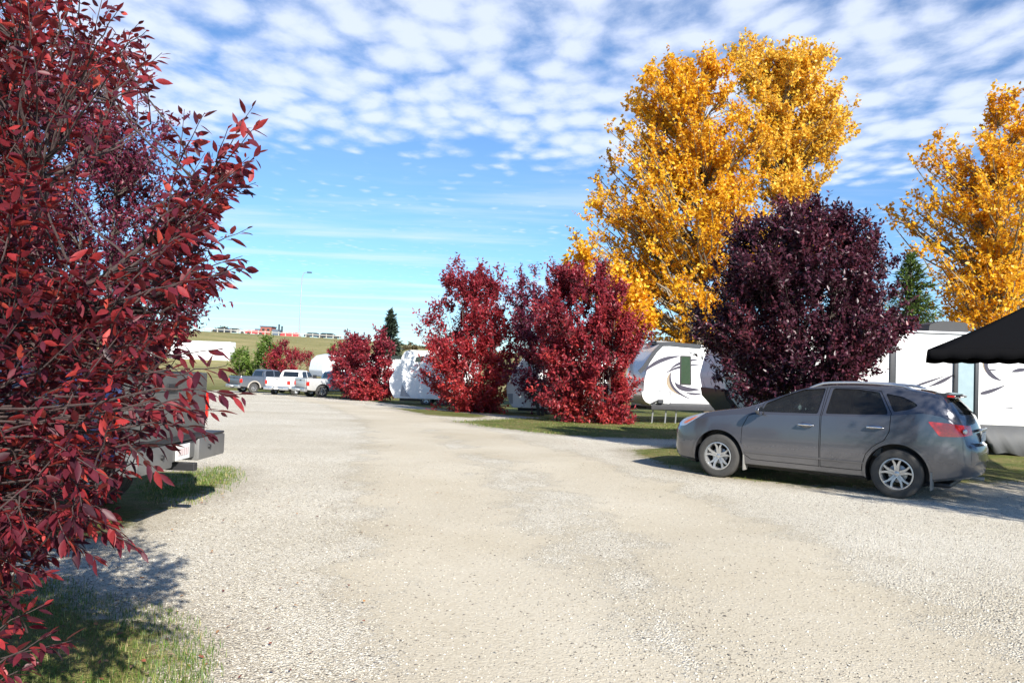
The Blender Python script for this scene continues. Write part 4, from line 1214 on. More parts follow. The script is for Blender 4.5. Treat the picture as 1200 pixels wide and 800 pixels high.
    # surface patch lying on the body: used for lamps and mouldings
    def patch(poly, d_out, d_in, sg, mat, name, y0=.45, deg=40, axis='y', parent=root, rng_=None):
        o1 = solid(loft(lambda x: section(x, -d_out), st, df)); 
        c = prism_cut(poly, *( (y0, 1.3) if sg > 0 else (-1.3, -y0)), 'y') if axis == 'y' else prism_cut(poly, *rng_, axis)
        o2 = solid(loft(lambda x: section(x, d_in), st, df))
        m1 = boolean(o1, [c], 'INTERSECT'); t1 = bpy.data.objects.new('tmp', m1); COL.objects.link(t1)
        m2 = boolean(t1, [o2], 'DIFFERENCE')
        drop(o1, c, o2, t1)
        return obj_from(m2, name, parent, deg, mat)
    tl = rounded([(-1.735, 1.135), (-1.99, 1.118), (-2.245, 1.085), (-2.255, .96), (-2.1, .935), (-1.885, .93)], .03)
    hl = rounded([(1.60, 1.048), (1.80, 1.00), (2.02, .925), (2.17, .84), (2.13, .775), (1.99, .80), (1.82, .90)], .03)
    amb = rounded([(1.74, .985), (1.84, .945), (2.02, .865), (2.03, .835), (1.96, .845), (1.84, .91)], .012)
    for sg in (1, -1):
        o = patch(tl, .006, .02, sg, M['red_lens'], 'tail_light')
        MB().lathe([(0, .022), (.03, .018), (.036, 0)], n=18, axis='x').build('reverse_lamp', M['clear_lens'], o, 50).matrix_local = Matrix.Translation((-2.175, .70 * sg, 1.015)) @ Matrix.Rotation(math.pi - .55 * sg, 4, 'Z')
        o = patch(hl, .005, .02, sg, M['clear_lens'], 'headlight')
        patch(amb, .0075, .004, sg, M['amber_lens'], 'turn_lamp', parent=o)
        # lower door moulding
        patch([(.90, .455), (.90, .478), (-.90, .478), (-.90, .455)], .010, .004, sg, M['suv'], 'side_moulding', y0=.6)
        # wheel-arch lips
        for xa in (1.345, -1.345):
            n = 36; a0, a1 = (-.10 * math.pi, 1.08 * math.pi)
            o_ = [(xa + .452 * math.cos(a0 + (a1 - a0) * k / n), .36 + .452 * math.sin(a0 + (a1 - a0) * k / n)) for k in range(n + 1)]
            i_ = [(xa + .4235 * math.cos(a0 + (a1 - a0) * k / n), .36 + .4235 * math.sin(a0 + (a1 - a0) * k / n)) for k in range(n, -1, -1)]
            o_ = [(a, max(b, .245)) for a, b in o_]; i_ = [(a, max(b, .245)) for a, b in i_]
            patch(o_ + i_, .011, .02, sg, M['suv'], 'wheel_arch_lip', y0=.62)
        # mud flaps
        for xf in (.915, -1.79):
            MB().cbox(xf - .012, xf + .012, (.70 if sg > 0 else -.885), (.885 if sg > 0 else -.70), .165, .42, .008).build('mud_flap', M['flap'], root, 30)
        # window frame rubbers
        for p in (w1, w2, w3):
            ring = shrink(p, -.012) ; inner = shrink(p, .004)
            n = len(p); mbr = MB()
            poly = ring + [ring[0]] + [inner[0]] + inner[::-1]
            patch(poly, .003, .02, sg, M['black'], 'window_seal', y0=.55)
        # roof rail
        pts = []
        for x in np.linspace(-.02, -1.55, 16):
            zt = top(x); e = .045 * min(1, 5 * min(x + 1.56, -.02 - x + .01)); pts.append((x, .585 * sg - .03 * sg * (x < -1.3) * (abs(x) - 1.3), zt - .035 + e))
        MB().tube(pts, [.014] + [.02] * 14 + [.014], 10).build('roof_rail', M['chrome_dull'], root, 50)
        # door mirror
        mb = MB(); bm = bmesh.new(); bmesh.ops.create_icosphere(bm, subdivisions=3, radius=1)
        for v in bm.verts:
            x_, y_, z_ = v.co; v.co = Vector((max(x_, -.15) * .075 + .62, (y_ * .115 + .99) * sg, z_ * .075 + 1.145))
        mb.add([v.co for v in bm.verts], [[v.index for v in f.verts] for f in bm.faces]); bm.free()
        mr = mb.build('mirror', M['suv'], root, 60, recalc=True)
        MB().add([(.6035, (.99 + .10 * math.cos(a)) * sg if False else (.99 + .098 * math.cos(a)) * sg, 1.145 + .062 * math.sin(a)) for a in np.linspace(0, 2 * math.pi, 24)[:-1]], [tuple(range(23))]).build('mirror_glass', M['chrome'], mr)
        MB().tube([(.63, .86 * sg, 1.10), (.625, .93 * sg, 1.115)], [.03, .028], 8).build('mirror_arm', M['black'], mr, 50)
    for xa in (1.345, -1.345):
        for sg in (1, -1):
            arc = [(xa + .429 * math.cos(a), .36 + .429 * math.sin(a)) for a in np.linspace(-.12 * math.pi, 1.12 * math.pi, 30)]
            ln = MB(); n = len(arc)
            ln.add([(x_, .835 * sg if abs(x_) < 2 else .80 * sg, z_) for x_, z_ in arc] + [(x_, .56 * sg, z_) for x_, z_ in arc], [(i, i + 1, i + 1 + n, i + n) for i in range(n - 1)] + [tuple(range(n, 2 * n))])
            ln.build('wheel_liner', M['black'], root)
            make_wheel('wheel', root, xa, .785 * sg, .352, .352, .225, sg, .222)
    # spoiler, wiper, plate, bumper shelf, grille
    sp = MB()
    sp.prism([(-1.78, 1.548), (-1.97, 1.525), (-2.045, 1.490), (-2.03, 1.470), (-1.86, 1.490)], -.585, .585)
    o = sp.build('spoiler', M['suv'], root, 40, recalc=True)
    MB().cbox(-2.050, -2.036, -.16, .16, 1.474, 1.492, .004).build('brake_light', M['red_lens'], o)
    MB().cbox(-2.03, -1.93, .50, .588, 1.480, 1.512, .006).build('marker_lamp', M['red_lens'], o)
    MB().tube([(-2.235, .05, 1.235), (-2.195, .25, 1.285), (-2.15, .42, 1.33)], .009, 6).build('rear_wiper', M['black'], root)
    MB().cbox(-2.345, -2.318, -.16, .16, .86, .99, .004).build('plate', M['plate'], root)
    MB().cbox(-2.345, -2.30, -.30, .30, 1.005, 1.045, .012).build('tailgate_handle', M['chrome_dull'], root)
    MB().cbox(2.235, 2.262, -.40, .40, .66, .78, .01).build('grille', M['black'], root)
    MB().cbox(2.262, 2.275, -.14, .14, .69, .75, .006).build('grille_bar', M['chrome_dull'], root)
    MB().tube([(-2.05, -.45, .27), (-2.30, -.45, .26)], .03, 12).build('exhaust', M['steel'], root, 50)
    MB().tube([(-1.7, .42, .25), (-1.25, .40, .22), (.5, .3, .2)], .035, 8).build('exhaust_pipe', M['steel'], root, 50)
    un = MB().cbox(-2.0, 1.95, -.62, .62, .19, .26, .03); un.build('underbody', M['black'], root)
    # seats, steering wheel, papers
    def seat(x, y, wd_):
        s = MB().cbox(x - .24, x + .27, y - wd_ / 2, y + wd_ / 2, .55, .78, .05)
        o = s.build('seat', M['seat'], root, 50)
        b = MB(); b.cbox(-.07, .07, -wd_ / 2, wd_ / 2, 0, .58, .05)
        bo = b.build('seat_back', M['seat'], o, 50); bo.location = (x - .24, y, .74); bo.rotation_euler = (0, -R_(14), 0)
        for hy in ([0] if wd_ < .7 else [-.38, .38]):
            hd = MB().cbox(-.05, .05, -.13, .13, .60, .76, .045).build('headrest', M['seat'], o, 50); hd.location = (x - .24, y + hy, .74); hd.rotation_euler = (0, -R_(14), 0)
    seat(.12, .37, .50); seat(.12, -.37, .50); seat(-.85, 0, 1.25)
    bm = bmesh.new(); pts = [(.52 + .05 * math.cos(a) * .9, .37 + .19 * math.cos(a) * 0 + .19 * math.sin(a), 1.0 + .18 * math.cos(a)) for a in np.linspace(0, 2 * math.pi, 25)]
    bm.free(); MB().tube(pts, .014, 8, caps=False).build('steering_wheel', M['black'], root, 50)
    MB().cbox(.50, .90, -.68, .68, .78, 1.06, .06).build('dashboard', M['cabin'], root, 50)
    MB().box(-1.44, -1.37, .715, .719, 1.315, 1.405).build('window_sticker', M['plate'], root)
    drop(body0, g_out, g_in, cabin, shell, gs, wsc, rgc, *cut, *wells, *c_d1, *c_d2)
    return root
M['flap'] = simple('dusty_flap', (0.22, 0.215, 0.20), 0.7)
M['chrome_dull'] = simple('satin_aluminium', (0.62, 0.63, 0.65), 0.3, metal=0.8)
suv = build_suv()
# ------------------------------------------------------------------ pickups
def on_plane(root, px, py, yl):
    """photo pixel -> (x, z) on the vertical plane y = yl of a thing's own frame"""
    a = root.rotation_euler.z; o = np.array(root.location); fx = np.array([math.cos(a), math.sin(a), 0]); fy = np.array([-math.sin(a), math.cos(a), 0])
    d = _f + CR * (px - 600) / FPX - CU * (py - 400) / FPX
    o2 = o + fy * yl
    k = ((o2 - CC) @ fy) / (d @ fy); p = CC + d * k
    return float((p - o) @ fx), float(p[2] - o[2])

def slab(mb, poly, y0, y1, **k): return mb.prism(poly, y0, y1, 'y', **k)

def build_pickup(label, pos, ang, paint, lower=None, flares=None, tailgate=None, r_wheel=.40, group=None, detail=False, name='pickup_truck', lift=0.0):
    root = empty(name, (pos[0], pos[1], gzs(pos[0], pos[1]) + lift), ang, label, 'pickup truck', group)
    top = interp([(3.02, .92), (2.98, 1.05), (2.85, 1.15), (2.5, 1.22), (2.0, 1.27), (1.45, 1.31), (1.2, 1.33), (-.90, 1.33), (-.98, 1.36), (-2.93, 1.38), (-2.98, 1.37)])
    Wf = interp([(3.02, .74), (2.97, .86), (2.8, .94), (2.4, .98), (0, .99), (-2.8, .985), (-2.94, .96), (-2.98, .93)])
    bot = interp([(3.02, .62), (2.9, .50), (2.6, .46), (-2.5, .50), (-2.98, .56)])
    def sec(x, d=0):
        W = Wf(x) - d; z0 = bot(x) + d; zt = top(x) - d; H = zt - z0
        return [(0, z0), (.8 * W, z0), (.955 * W, z0 + .03), (.98 * W, z0 + .10), (1.0 * W, z0 + .35 * H), (1.0 * W, z0 + .6 * H), (.985 * W, z0 + .72 * H), (.985 * W, zt - .06), (.965 * W, zt - .015), (.93 * W, zt), (.5 * W, zt + .012), (0, zt + .02)]
    st = [round(v, 3) for v in list(np.linspace(-2.98, -2.8, 5)) + list(np.linspace(-2.6, 2.4, 30)) + list(np.linspace(2.5, 3.02, 12))]
    b0 = solid(loft(sec, st), [paint])
    cuts = [solid(MB().box(-2.93, -1.02, -.80, .80, .80, 1.6), [M['black']])]
    for xa in (1.88, -1.80):
        for sg in (1, -1):
            ring = [(xa + (r_wheel + .09) * math.cos(2 * math.pi * k / 28), r_wheel - lift + .02 + (r_wheel + .09) * math.sin(2 * math.pi * k / 28)) for k in range(28)]
            cuts.append(solid(MB().prism(ring, .62 * sg, 1.2 * sg), [M['black']]))
    # tailgate slot
    tq = .905 if detail else .76
    cuts.append(solid(MB().box(-3.1, -2.93, -tq, tq, .62, 1.6), [M['black']]))
    # cab gap and door seams
    for x in (-.96, -.02, 1.08):
        cuts.append(solid(MB().box(x - .006, x + .006, .90, 1.2, .52, 1.5), [M['black']])); cuts.append(solid(MB().box(x - .006, x + .006, -1.2, -.90, .52, 1.5), [M['black']]))
    me = boolean(b0, cuts)
    obj_from(me, 'body', root, 30)
    drop(b0, *cuts)
    # cab
    ct = interp([(1.25, 1.34), (1.0, 1.50), (.75, 1.68), (.5, 1.84), (.35, 1.90), (.1, 1.93), (-.5, 1.94), (-.72, 1.90), (-.82, 1.78), (-.90, 1.55), (-.93, 1.34)])
    zb = 1.315
    def csec(x):
        zt = ct(x) ; H = max(zt - zb, .01); yb = .955; t = .30
        return [(0, zb), (yb * .6, zb + .001), (yb, zb + .002)] + [(yb - t * H * k, zb + H * k) for k in (.25, .5, .75)] + [(yb - t * H * .88 - .02, zb + H * .9), (yb - t * H * .95 - .08, zb + H * .965), (.5, zb + H * .99), (0, zt + .001)]
    cst = [round(v, 3) for v in np.linspace(-.93, 1.25, 40)]
    cb = loft(csec, cst).build('cab', paint, root, 35, recalc=True)
    zr = zb + .10; zt_ = 1.84
    def side_pane(poly, name='window'):
        for sg in (1, -1):
            mb = MB(); poly_ = rounded(poly, .04); n = len(poly_)
            def yy(z): return (.955 - .30 * (z - zb) + .004)
            v = [(x, sg * yy(z), z) for x, z in poly_] + [(x, sg * (yy(z) - .02), z) for x, z in poly_]
            mb.add(v, [tuple(range(n)), tuple(range(n, 2 * n))[::-1]] + [(i, (i + 1) % n, (i + 1) % n + n, i + n) for i in range(n)])
            mb.build(name, M['pane'], root, 30, recalc=True)
    side_pane([(.98, 1.39), (.78, 1.60), (.55, 1.80), (.06, 1.84), (.06, 1.385)])
    side_pane([(-.03, 1.385), (-.03, 1.84), (-.62, 1.83), (-.74, 1.70), (-.76, 1.385)])
    # rear window and windscreen follow the slopes
    rp = [(-.925 - .005 + .0, -.66, 1.42), (-.925, .66, 1.42), (-.845, .60, 1.80), (-.845, -.60, 1.80)]
    MB().add([(x - .012, y, z) for x, y, z in rp] + [(x + .03, y, z) for x, y, z in rp], [(0, 1, 2, 3), (7, 6, 5, 4), (0, 4, 5, 1), (1, 5, 6, 2), (2, 6, 7, 3), (3, 7, 4, 0)]).build('rear_window', M['pane'], root, recalc=True)
    wp = [(1.19, -.78, 1.40), (1.19, .78, 1.40), (.50, .66, 1.855), (.50, -.66, 1.855)]
    MB().add([(x + .012, y, z + .012) for x, y, z in wp] + [(x - .03, y, z - .02) for x, y, z in wp], [(0, 1, 2, 3), (7, 6, 5, 4), (0, 4, 5, 1), (1, 5, 6, 2), (2, 6, 7, 3), (3, 7, 4, 0)]).build('windshield', M['pane'], root, recalc=True)
    tw = .90 if detail else .755
    tg = MB().cbox(-3.0, -2.935, -tw, tw, .66, 1.375, .015)
    tgm = tailgate or paint
    tgo = tg.build('tailgate', tgm, root, 35)
    MB().cbox(-3.012, -2.995, -tw + .05, tw - .05, 1.20, 1.32, .006).cbox(-3.010, -2.995, -tw + .05, tw - .05, .72, 1.14, .008).build('tailgate_panel', tgm, tgo, 35)
    MB().cbox(-3.03, -3.008, -.11, .11, 1.20, 1.27, .008).build('handle', M['black'], tgo, 35)
    bp = MB()
    bp.prism([(-3.22, -.98), (-3.24, -.5), (-3.25, 0), (-3.24, .5), (-3.22, .98), (-2.9, 1.0), (-2.9, -1.0)], .50, .66, 'z') if False else None
    for y0, y1 in ((-.99, -.30), (.30, .99)): bp.cbox(-3.20, -2.98, y0, y1, .46, .70, .03)
    bp.cbox(-3.15, -3.0, -.31, .31, .50, .68, .02)
    bo = bp.build('rear_bumper', M['chrome_dull'] if not detail else M['bumper'], root, 35)
    MB().cbox(-3.19, -2.98, -.98, .98, .70, .725, .008).build('step_pad', M['black'], bo)
    MB().cbox(-3.162, -3.152, -.155, .155, .51, .665, .004).build('plate', M['plate'], bo)
    if detail:
        cm = MB()
        for k in range(6): cm.box(-3.1665, -3.1625, -.115 + k * .04, -.09 + k * .04, .555, .625)
        cm.build('plate_lettering', M['plate_ink'], bo)
    for y in (-.36, .36): MB().lathe([(0, -.02), (.022, -.02), (.026, 0)], (-3.20, y * 1.5, .59), 14, 'x').build('sensor', M['black'], bo)
    MB().cbox(-3.30, -3.0, -.04, .04, .40, .48, .01).build('tow_hitch', M['black'], root)
    for sg in (1, -1):
        MB().cbox(-3.0, -2.84, (.80 if sg > 0 else -.99) if not detail else (.93 if sg > 0 else -.99), ((.99 if sg > 0 else -.80) if not detail else (.99 if sg > 0 else -.93)), .86, 1.16, .02).build('tail_light', M['red_lens'], root, 35)
        MB().cbox(2.86, 3.03, (.58 if sg > 0 else -.93), (.93 if sg > 0 else -.58), .86, 1.06, .03).build('headlight', M['clear_lens'], root, 35)
        for xa in (1.88, -1.80):
            make_wheel('wheel', root, xa, .83 * sg, r_wheel - lift, r_wheel, .28, sg, .23, 6, 'bar')
            if flares:
                n = 20; ro, ri = r_wheel + .17, r_wheel + .085
                o_ = [(xa + ro * math.cos(a), r_wheel + .02 + ro * math.sin(a)) for a in np.linspace(.02, math.pi - .02, n)]
                i_ = [(xa + ri * math.cos(a), r_wheel + .02 + ri * math.sin(a)) for a in np.linspace(math.pi - .02, .02, n)]
                MB().prism(o_ + i_, (.93 if sg > 0 else -1.05), (1.05 if sg > 0 else -.93)).build('fender_flare', flares, root, 40)
        MB().cbox(.78, .98, (.98 if sg > 0 else -1.24), (1.24 if sg > 0 else -.98), 1.34, 1.58, .04).build('mirror', M['black'], root, 40)
        for xh in (.12, -.86 + .12): MB().cbox(xh, xh + .18, (.985 if sg > 0 else -1.02), (1.02 if sg > 0 else -.985), 1.10, 1.14, .01).build('handle', M['black'], root)
    MB().cbox(3.0, 3.05, -.56, .56, .78, 1.06, .02).build('grille', M['black'], root)
    MB().cbox(2.96, 3.16, -.96, .96, .48, .72, .05).build('front_bumper', M['chrome_dull'], root, 35)
    MB().box(-2.7, 2.6, -.5, .5, .40, .56).tube([(-1.8, -.75, r_wheel), (-1.8, .75, r_wheel)], .06, 8).tube([(1.88, -.75, r_wheel), (1.88, .75, r_wheel)], .05, 8).build('chassis', M['black'], root)
    return root
M['brick'] = simple('red_brick', (0.30, 0.10, 0.075), .8, var=.25)
M['plate_ink'] = simple('plate_ink', (0.5, 0.4, 0.4), .6)
M['bumper'] = simple('weathered_bumper', (0.16, 0.165, 0.17), 0.42, metal=0.5, var=.2, dust=((.35, .33, .3), .4, .8, .5))
M['navy'] = simple('navy_paint', (0.009, 0.018, 0.075), 0.2, coat=1.0, var=.05)
M['tailgrey'] = simple('grey_tailgate', (0.075, 0.078, 0.078), 0.5, var=.15, bump=.1, dust=((.3, .28, .25), .5, 1.4, .4))
M['grey_blue'] = simple('slate_paint', (0.07, 0.085, 0.11), 0.35, coat=.6, dust=((.3, .28, .24), .4, 1.2, .35))
M['silver'] = simple('silver_paint', (0.50, 0.51, 0.51), 0.35, metal=.3, coat=.6, dust=((.3, .28, .24), .4, 1.2, .35))
M['tan'] = simple('tan_flare', (0.40, 0.37, 0.32), 0.6)
# left pickup, its tail towards the drive
tn = np.array([*at(171, 500, 7.15)[:2]]); tf = np.array([*at(260, 500, 8.9)[:2]])
cdir = (tf - tn); cdir /= np.linalg.norm(cdir)              # along the tail, away from the camera
fwd = np.array([-cdir[1], cdir[0]])
if fwd[0] > 0: fwd = -fwd
ctr = (tn + tf) / 2 + fwd * 3.2
build_pickup('navy pickup with grey tailgate and battered silver bumper half hidden by the foreground tree', ctr, math.atan2(fwd[1], fwd[0]), M['navy'], tailgate=M['tailgrey'], detail=True, r_wheel=.43, lift=.14)
def put(px, py, Yd): p = at(px, py, Yd); return np.array([p[0], p[1]])
def truck_at(px_tail, Yd, heading_deg, **k):
    """px_tail: pixel of the middle of the tailgate; heading clockwise from straight ahead"""
    p = put(px_tail, 450, Yd); a = R_(heading_deg); f = np.array([math.sin(a), math.cos(a)])
    c = p + f * 2.95
    return build_pickup(k.pop('label'), c, math.atan2(f[1], f[0]), k.pop('paint'), **k)
G3 = 'pickups at the far end of the lot'
truck_at(275, 63, 42, label='dark grey crew cab pickup with tan wheel flares at the far end of the drive', paint=M['grey_blue'], flares=M['tan'], group=G3, r_wheel=.42)
truck_at(325, 58.5, 12, label='white pickup seen from behind between the dark grey and the silver pickups', paint=M['white_paint'], group=G3)
truck_at(353, 55.5, 48, label='silver pickup with grey tailgate and big tyres beside the crimson bush', paint=M['silver'], tailgate=M['silver'], group=G3, r_wheel=.45)

# ------------------------------------------------------------------ travel trailers
def crescent(p0, c, p1, w0, n=18, taper=1.0):
    """thin blade along a quadratic curve p0-c-p1, widest in the middle"""
    p0, c, p1 = (np.array(q, float) for q in (p0, c, p1)); a, b = [], []
    for i in range(n + 1):
        t = i / n; p = (1 - t) ** 2 * p0 + 2 * t * (1 - t) * c + t * t * p1
        d = 2 * (1 - t) * (c - p0) + 2 * t * (p1 - c); d /= np.linalg.norm(d) + 1e-9
        wd = w0 * math.sin(math.pi * min(1, (t ** taper))) ** .8 / 2 + .002; q = np.array([-d[1], d[0]]) * wd
        a.append(tuple(p + q)); b.append(tuple(p - q))
    return a + b[::-1]

def trailer(name, label, pos, ang, prof, width=2.44, skirt_z=.62, group='white camping trailers along the drive', band=None, wheels=(-.6, -1.5), cat='trailer', roofunit=None, seams=(), hitch=True):
    """prof: side outline (x, z), x forward; built on +-width/2"""
    root = empty(name, (pos[0], pos[1], gzs(pos[0], pos[1])), ang, label, cat, group)
    hw = width / 2
    bm_ = MB().prism(rounded(prof, .10, 5), -hw, hw)
    bo = bm_.build('body', M['white'], root, 30)
    bv = bo.modifiers.new('soft', 'BEVEL'); bv.width = .035; bv.segments = 3; bv.limit_method = 'ANGLE'; bv.angle_limit = R_(50)
    x0 = min(x for x, z in prof); x1 = max(x for x, z in prof); z1 = max(z for x, z in prof); z0 = min(z for x, z in prof)
    # roof edge rail and bottom rail
    for sg in (1, -1):
        ys = (hw + .002, hw + .016) if sg > 0 else (-hw - .016, -hw - .002)
        MB().prism([(x0 + .15, z1 - .075), (x1 - 1.1, z1 - .075), (x1 - 1.1, z1 - .045), (x0 + .15, z1 - .045)], *ys).build('roof_rail', M['trim'], root)
    if band:
        MB().cbox(x0 + .05, band[1], -hw - .012, hw + .012, band[0], z0 + .16, .02).build('lower_panel', M['darkpanel'], root, 35)
    MB().box(x0 + .3, x1 - .6, -.9, .9, z0 - .16, z0 + .02).build('chassis', M['black'], root)
    for xw in wheels:
        for sg in (1, -1):
            make_wheel('wheel', root, xw, (hw - .14) * sg, .36, .36, .22, sg, .20, 5, 'bar')
    if not hitch: return root
    # A-frame hitch with jack and gas bottles
    MB().tube([(x1 - .9, .75, z0 - .08), (x1 + 1.1, .06, z0 - .12)], .05, 6).tube([(x1 - .9, -.75, z0 - .08), (x1 + 1.1, -.06, z0 - .12)], .05, 6).cbox(x1 + 1.0, x1 + 1.25, -.07, .07, z0 - .20, z0 - .05, .02).build('hitch', M['black'], root)
    MB().tube([(x1 + .85, 0, .03), (x1 + .85, 0, z0 + .4)], .035, 8).cbox(x1 + .75, x1 + .95, -.1, .1, 0.0, .04, .01).build('jack', M['steel'], root)
    return root

def side_graphic(root, shapes, hw, mat, side=1, name='stripe_graphic'):
    mb = MB()
    for i, p in enumerate(shapes):
        e = .0016 * (i % 4)
        ys = (hw + .001, hw + .004 + e) if side > 0 else (-hw - .004 - e, -hw - .001)
        mb.prism(p, *ys)
    return mb.build(name, mat, root)
M['gfx_dark'] = simple('graphite_vinyl', (0.045, 0.04, 0.06), 0.35)
M['gfx_tan'] = simple('tan_vinyl', (0.30, 0.24, 0.17), 0.35)
M['gfx_maroon'] = simple('maroon_vinyl', (0.13, 0.035, 0.04), 0.35)
M['gfx_grey'] = simple('grey_vinyl_print', (0.35, 0.35, 0.37), 0.4)

# --- trailer between the crimson trees and the SUV (curved nose, swooshes)
HW = 1.22
a_m = R_(180 + 10)
f_m = np.array([math.cos(a_m), math.sin(a_m)]); n_m = np.array([-math.sin(a_m), math.cos(a_m)])
p_nose = put(757, 480, 31)
pos_m = p_nose - n_m * HW - f_m * 3.6
class _R: pass
tm = empty('tmp', (pos_m[0], pos_m[1], gzs(*pos_m)), a_m)
def Q(px, py, root=None, yl=HW): return on_plane(root or tm, px, py, yl)
def Z6(x, y): return Q(730 + x / 6.15, 380 + y / 6.15)
outl = [Z6(540, 598), Z6(205, 590), Z6(160, 555), Z6(150, 470), Z6(155, 400), Z6(175, 325), Z6(200, 260), Z6(245, 190), Z6(300, 140)]
bx = outl[0][1]
outl = [(outl[0][0] - 5.2, bx)] + outl[0:] + [(outl[0][0] - 5.2, outl[-1][1] + .02)]
outl = [(x, (bx if i < 3 else z)) for i, (x, z) in enumerate(outl)]
bpy.data.objects.remove(tm)
tm_pos, tm_z = pos_m, gzs(*pos_m)
TM = trailer('travel_trailer', 'white trailer with curved dark-edged nose, brown swooshes and a narrow window', pos_m, a_m, outl, band=(bx - .13, outl[2][0] + .0))
tm = TM
def band_along(root, pts, w_, y0, y1, mat, name):
    n = len(pts); P = [np.array(p, float) for p in pts]; a, b = [], []
    for i in range(n):
        d = P[min(i + 1, n - 1)] - P[max(i - 1, 0)]; d /= np.linalg.norm(d); q = np.array([-d[1], d[0]]) * w_ / 2
        a.append(tuple(P[i] + q)); b.append(tuple(P[i] - q))
    mb = MB()
    for i in range(n - 1):
        quad = [a[i], a[i + 1], b[i + 1], b[i]]
        mb.prism(quad, y0, y1)
    return mb.build(name, mat, root, 30)
nose = [Z6(118, 345), Z6(150, 312), Z6(190, 255), Z6(235, 190), Z6(285, 142), Z6(340, 140), Z6(440, 150), Z6(560, 160)]
band_along(TM, nose, .16, HW + .004, HW + .035, M['trim'], 'nose_trim')
band_along(TM, [(x, z) for x, z in nose], .16, -HW - .035, -HW - .004, M['trim'], 'nose_trim')
side_graphic(TM, [crescent(Z6(150, 345), Z6(250, 240), Z6(420, 228), .16), crescent(Z6(340, 325), Z6(400, 262), Z6(565, 250), .11), crescent(Z6(300, 357), Z6(390, 290), Z6(570, 290), .09),
                  crescent(Z6(375, 415), Z6(400, 480), Z6(560, 468), .19), crescent(Z6(450, 490), Z6(510, 508), Z6(570, 498), .09), crescent(Z6(350, 330), Z6(300, 470), Z6(500, 542), .10)], HW, M['gfx_dark'])
side_graphic(TM, [crescent(Z6(345, 345), Z6(290, 440), Z6(420, 510), .20)], HW - .0005, M['gfx_tan'])
def frame_rect(root, a, b, c, d, fw_, hw, mf, mp, name='window', pname='pane', side=1, pitch=.022):
    """framed panel between pixel-derived corners a (top left) ... ; a,b,c,d are (x,z)"""
    poly = rounded([a, b, c, d], .05); ys = (hw + .003, hw + pitch)
    fo = MB().prism(poly, *ys).build(name, mf, root, 30)
    MB().prism(shrink(poly, fw_), hw + pitch + .001, hw + pitch + .005).build(pname, mp, fo)
    return fo
M['green_pane'] = simple('green_tinted_pane', (0.035, 0.06, 0.035), 0.12, spec=.7)
frame_rect(TM, Z6(412, 224), Z6(490, 226), Z6(492, 438), Z6(408, 434), .05, HW, M['black'], M['green_pane'])
frame_rect(TM, Z6(212, 476), Z6(345, 482), Z6(340, 578), Z6(212, 572), .035, HW, M['trim'], M['white'], 'hatch', 'hatch_panel', pitch=.012)
# white propane cover on the tongue
pc0 = Z6(132, 560); pc1 = Z6(250, 470)
pco = MB(); xc_ = (pc0[0] + pc1[0]) / 2 + .25
pts = rounded([Z6(132, 482), Z6(255, 474), Z6(240, 540), Z6(195, 568), Z6(165, 562), Z6(140, 530)], .08)
pco.prism(pts, HW * .05, HW + .06)
pco.build('gas_bottle_cover', M['white_paint'], TM, 30)
side_graphic(TM, [[Z6(x, y) for x, y in q] for q in ([(160, 482), (228, 478), (228, 486), (160, 490)], [(172, 503), (216, 500), (216, 506), (172, 509)])], HW + .062, M['gfx_grey'], name='small_lettering')
MB().tube([(*Z6(195, 570)[:1], HW + .1, Z6(195, 570)[1]), (Z6(245, 545)[0], HW + .12, Z6(245, 545)[1]), (Z6(262, 548)[0], HW + .12, Z6(262, 548)[1])], .03, 8).cbox(Z6(285, 540)[0], Z6(245, 540)[0], HW + .07, HW + .15, Z6(0, 560)[1], Z6(0, 530)[1], .02).build('latch_arm', M['trim'], TM)
for px in (225, 320, 395):
    q = Z6(px, 640); MB().tube([(q[0], HW - .25, 0.0), (q[0] - .05, HW - .25, bx)], .03, 6).build('stabiliser_jack', M['steel'], TM)
MB().cbox(Z6(430, 0)[0], Z6(290, 0)[0], -.5, .5, outl[-1][1] - .02, outl[-1][1] + .12, .04).build('roof_vent', M['trim'], TM, 35)

# --- the long trailer behind the SUV with a slide-out room
a_l = R_(180.0)
YL = 19.6
px_nose = 846
pn = put(px_nose, 470, YL); pos_l = np.array([pn[0] + 5.0, YL + HW])
class _t: pass
tl_ = empty('tmp', (pos_l[0], pos_l[1], gzs(*pos_l)), a_l)
def QL(px, py): return on_plane(tl_, px, py, HW)
zbot = QL(1150, 498)[1]; ztop = QL(1100, 389)[1] + .02
xn = QL(px_nose, 470)[0]
XR = xn - 10.5
outl2 = [(XR, zbot), (xn - .55, zbot), (xn - .12, zbot + .45), (xn, zbot + 1.0), (xn - .12, ztop - .8), (xn - .55, ztop - .12), (xn - .9, ztop), (XR, ztop)]
bpy.data.objects.remove(tl_)
TL = trailer('travel_trailer', 'long white trailer with slide-out room, swooshes and grey skirt behind the SUV tail', pos_l, a_l, outl2, wheels=(-.9, -1.8), hitch=False)
tl_ = TL
# blue-grey nose cap with dark lower shield
MB().prism([(xn - .62, zbot - .015), (xn - .51, zbot - .015), (xn - .09, zbot + .43), (xn - .045, zbot + .66), (xn - .16, zbot + .66), (xn - .22, zbot + .45)], -HW - .006, HW + .006).build('rock_guard', M['darkpanel'], TL, 35)
def ZR(x, y): return QL(1020 + x / 6.667, 380 + y / 6.667)
# slide-out: stands 0.45 m proud of the wall, its left end wall faces the camera's side
s_l = QL(1144, 450)[0]
so_l = MB()
SX1 = s_l; SX0 = XR + 1.2; SO = .0
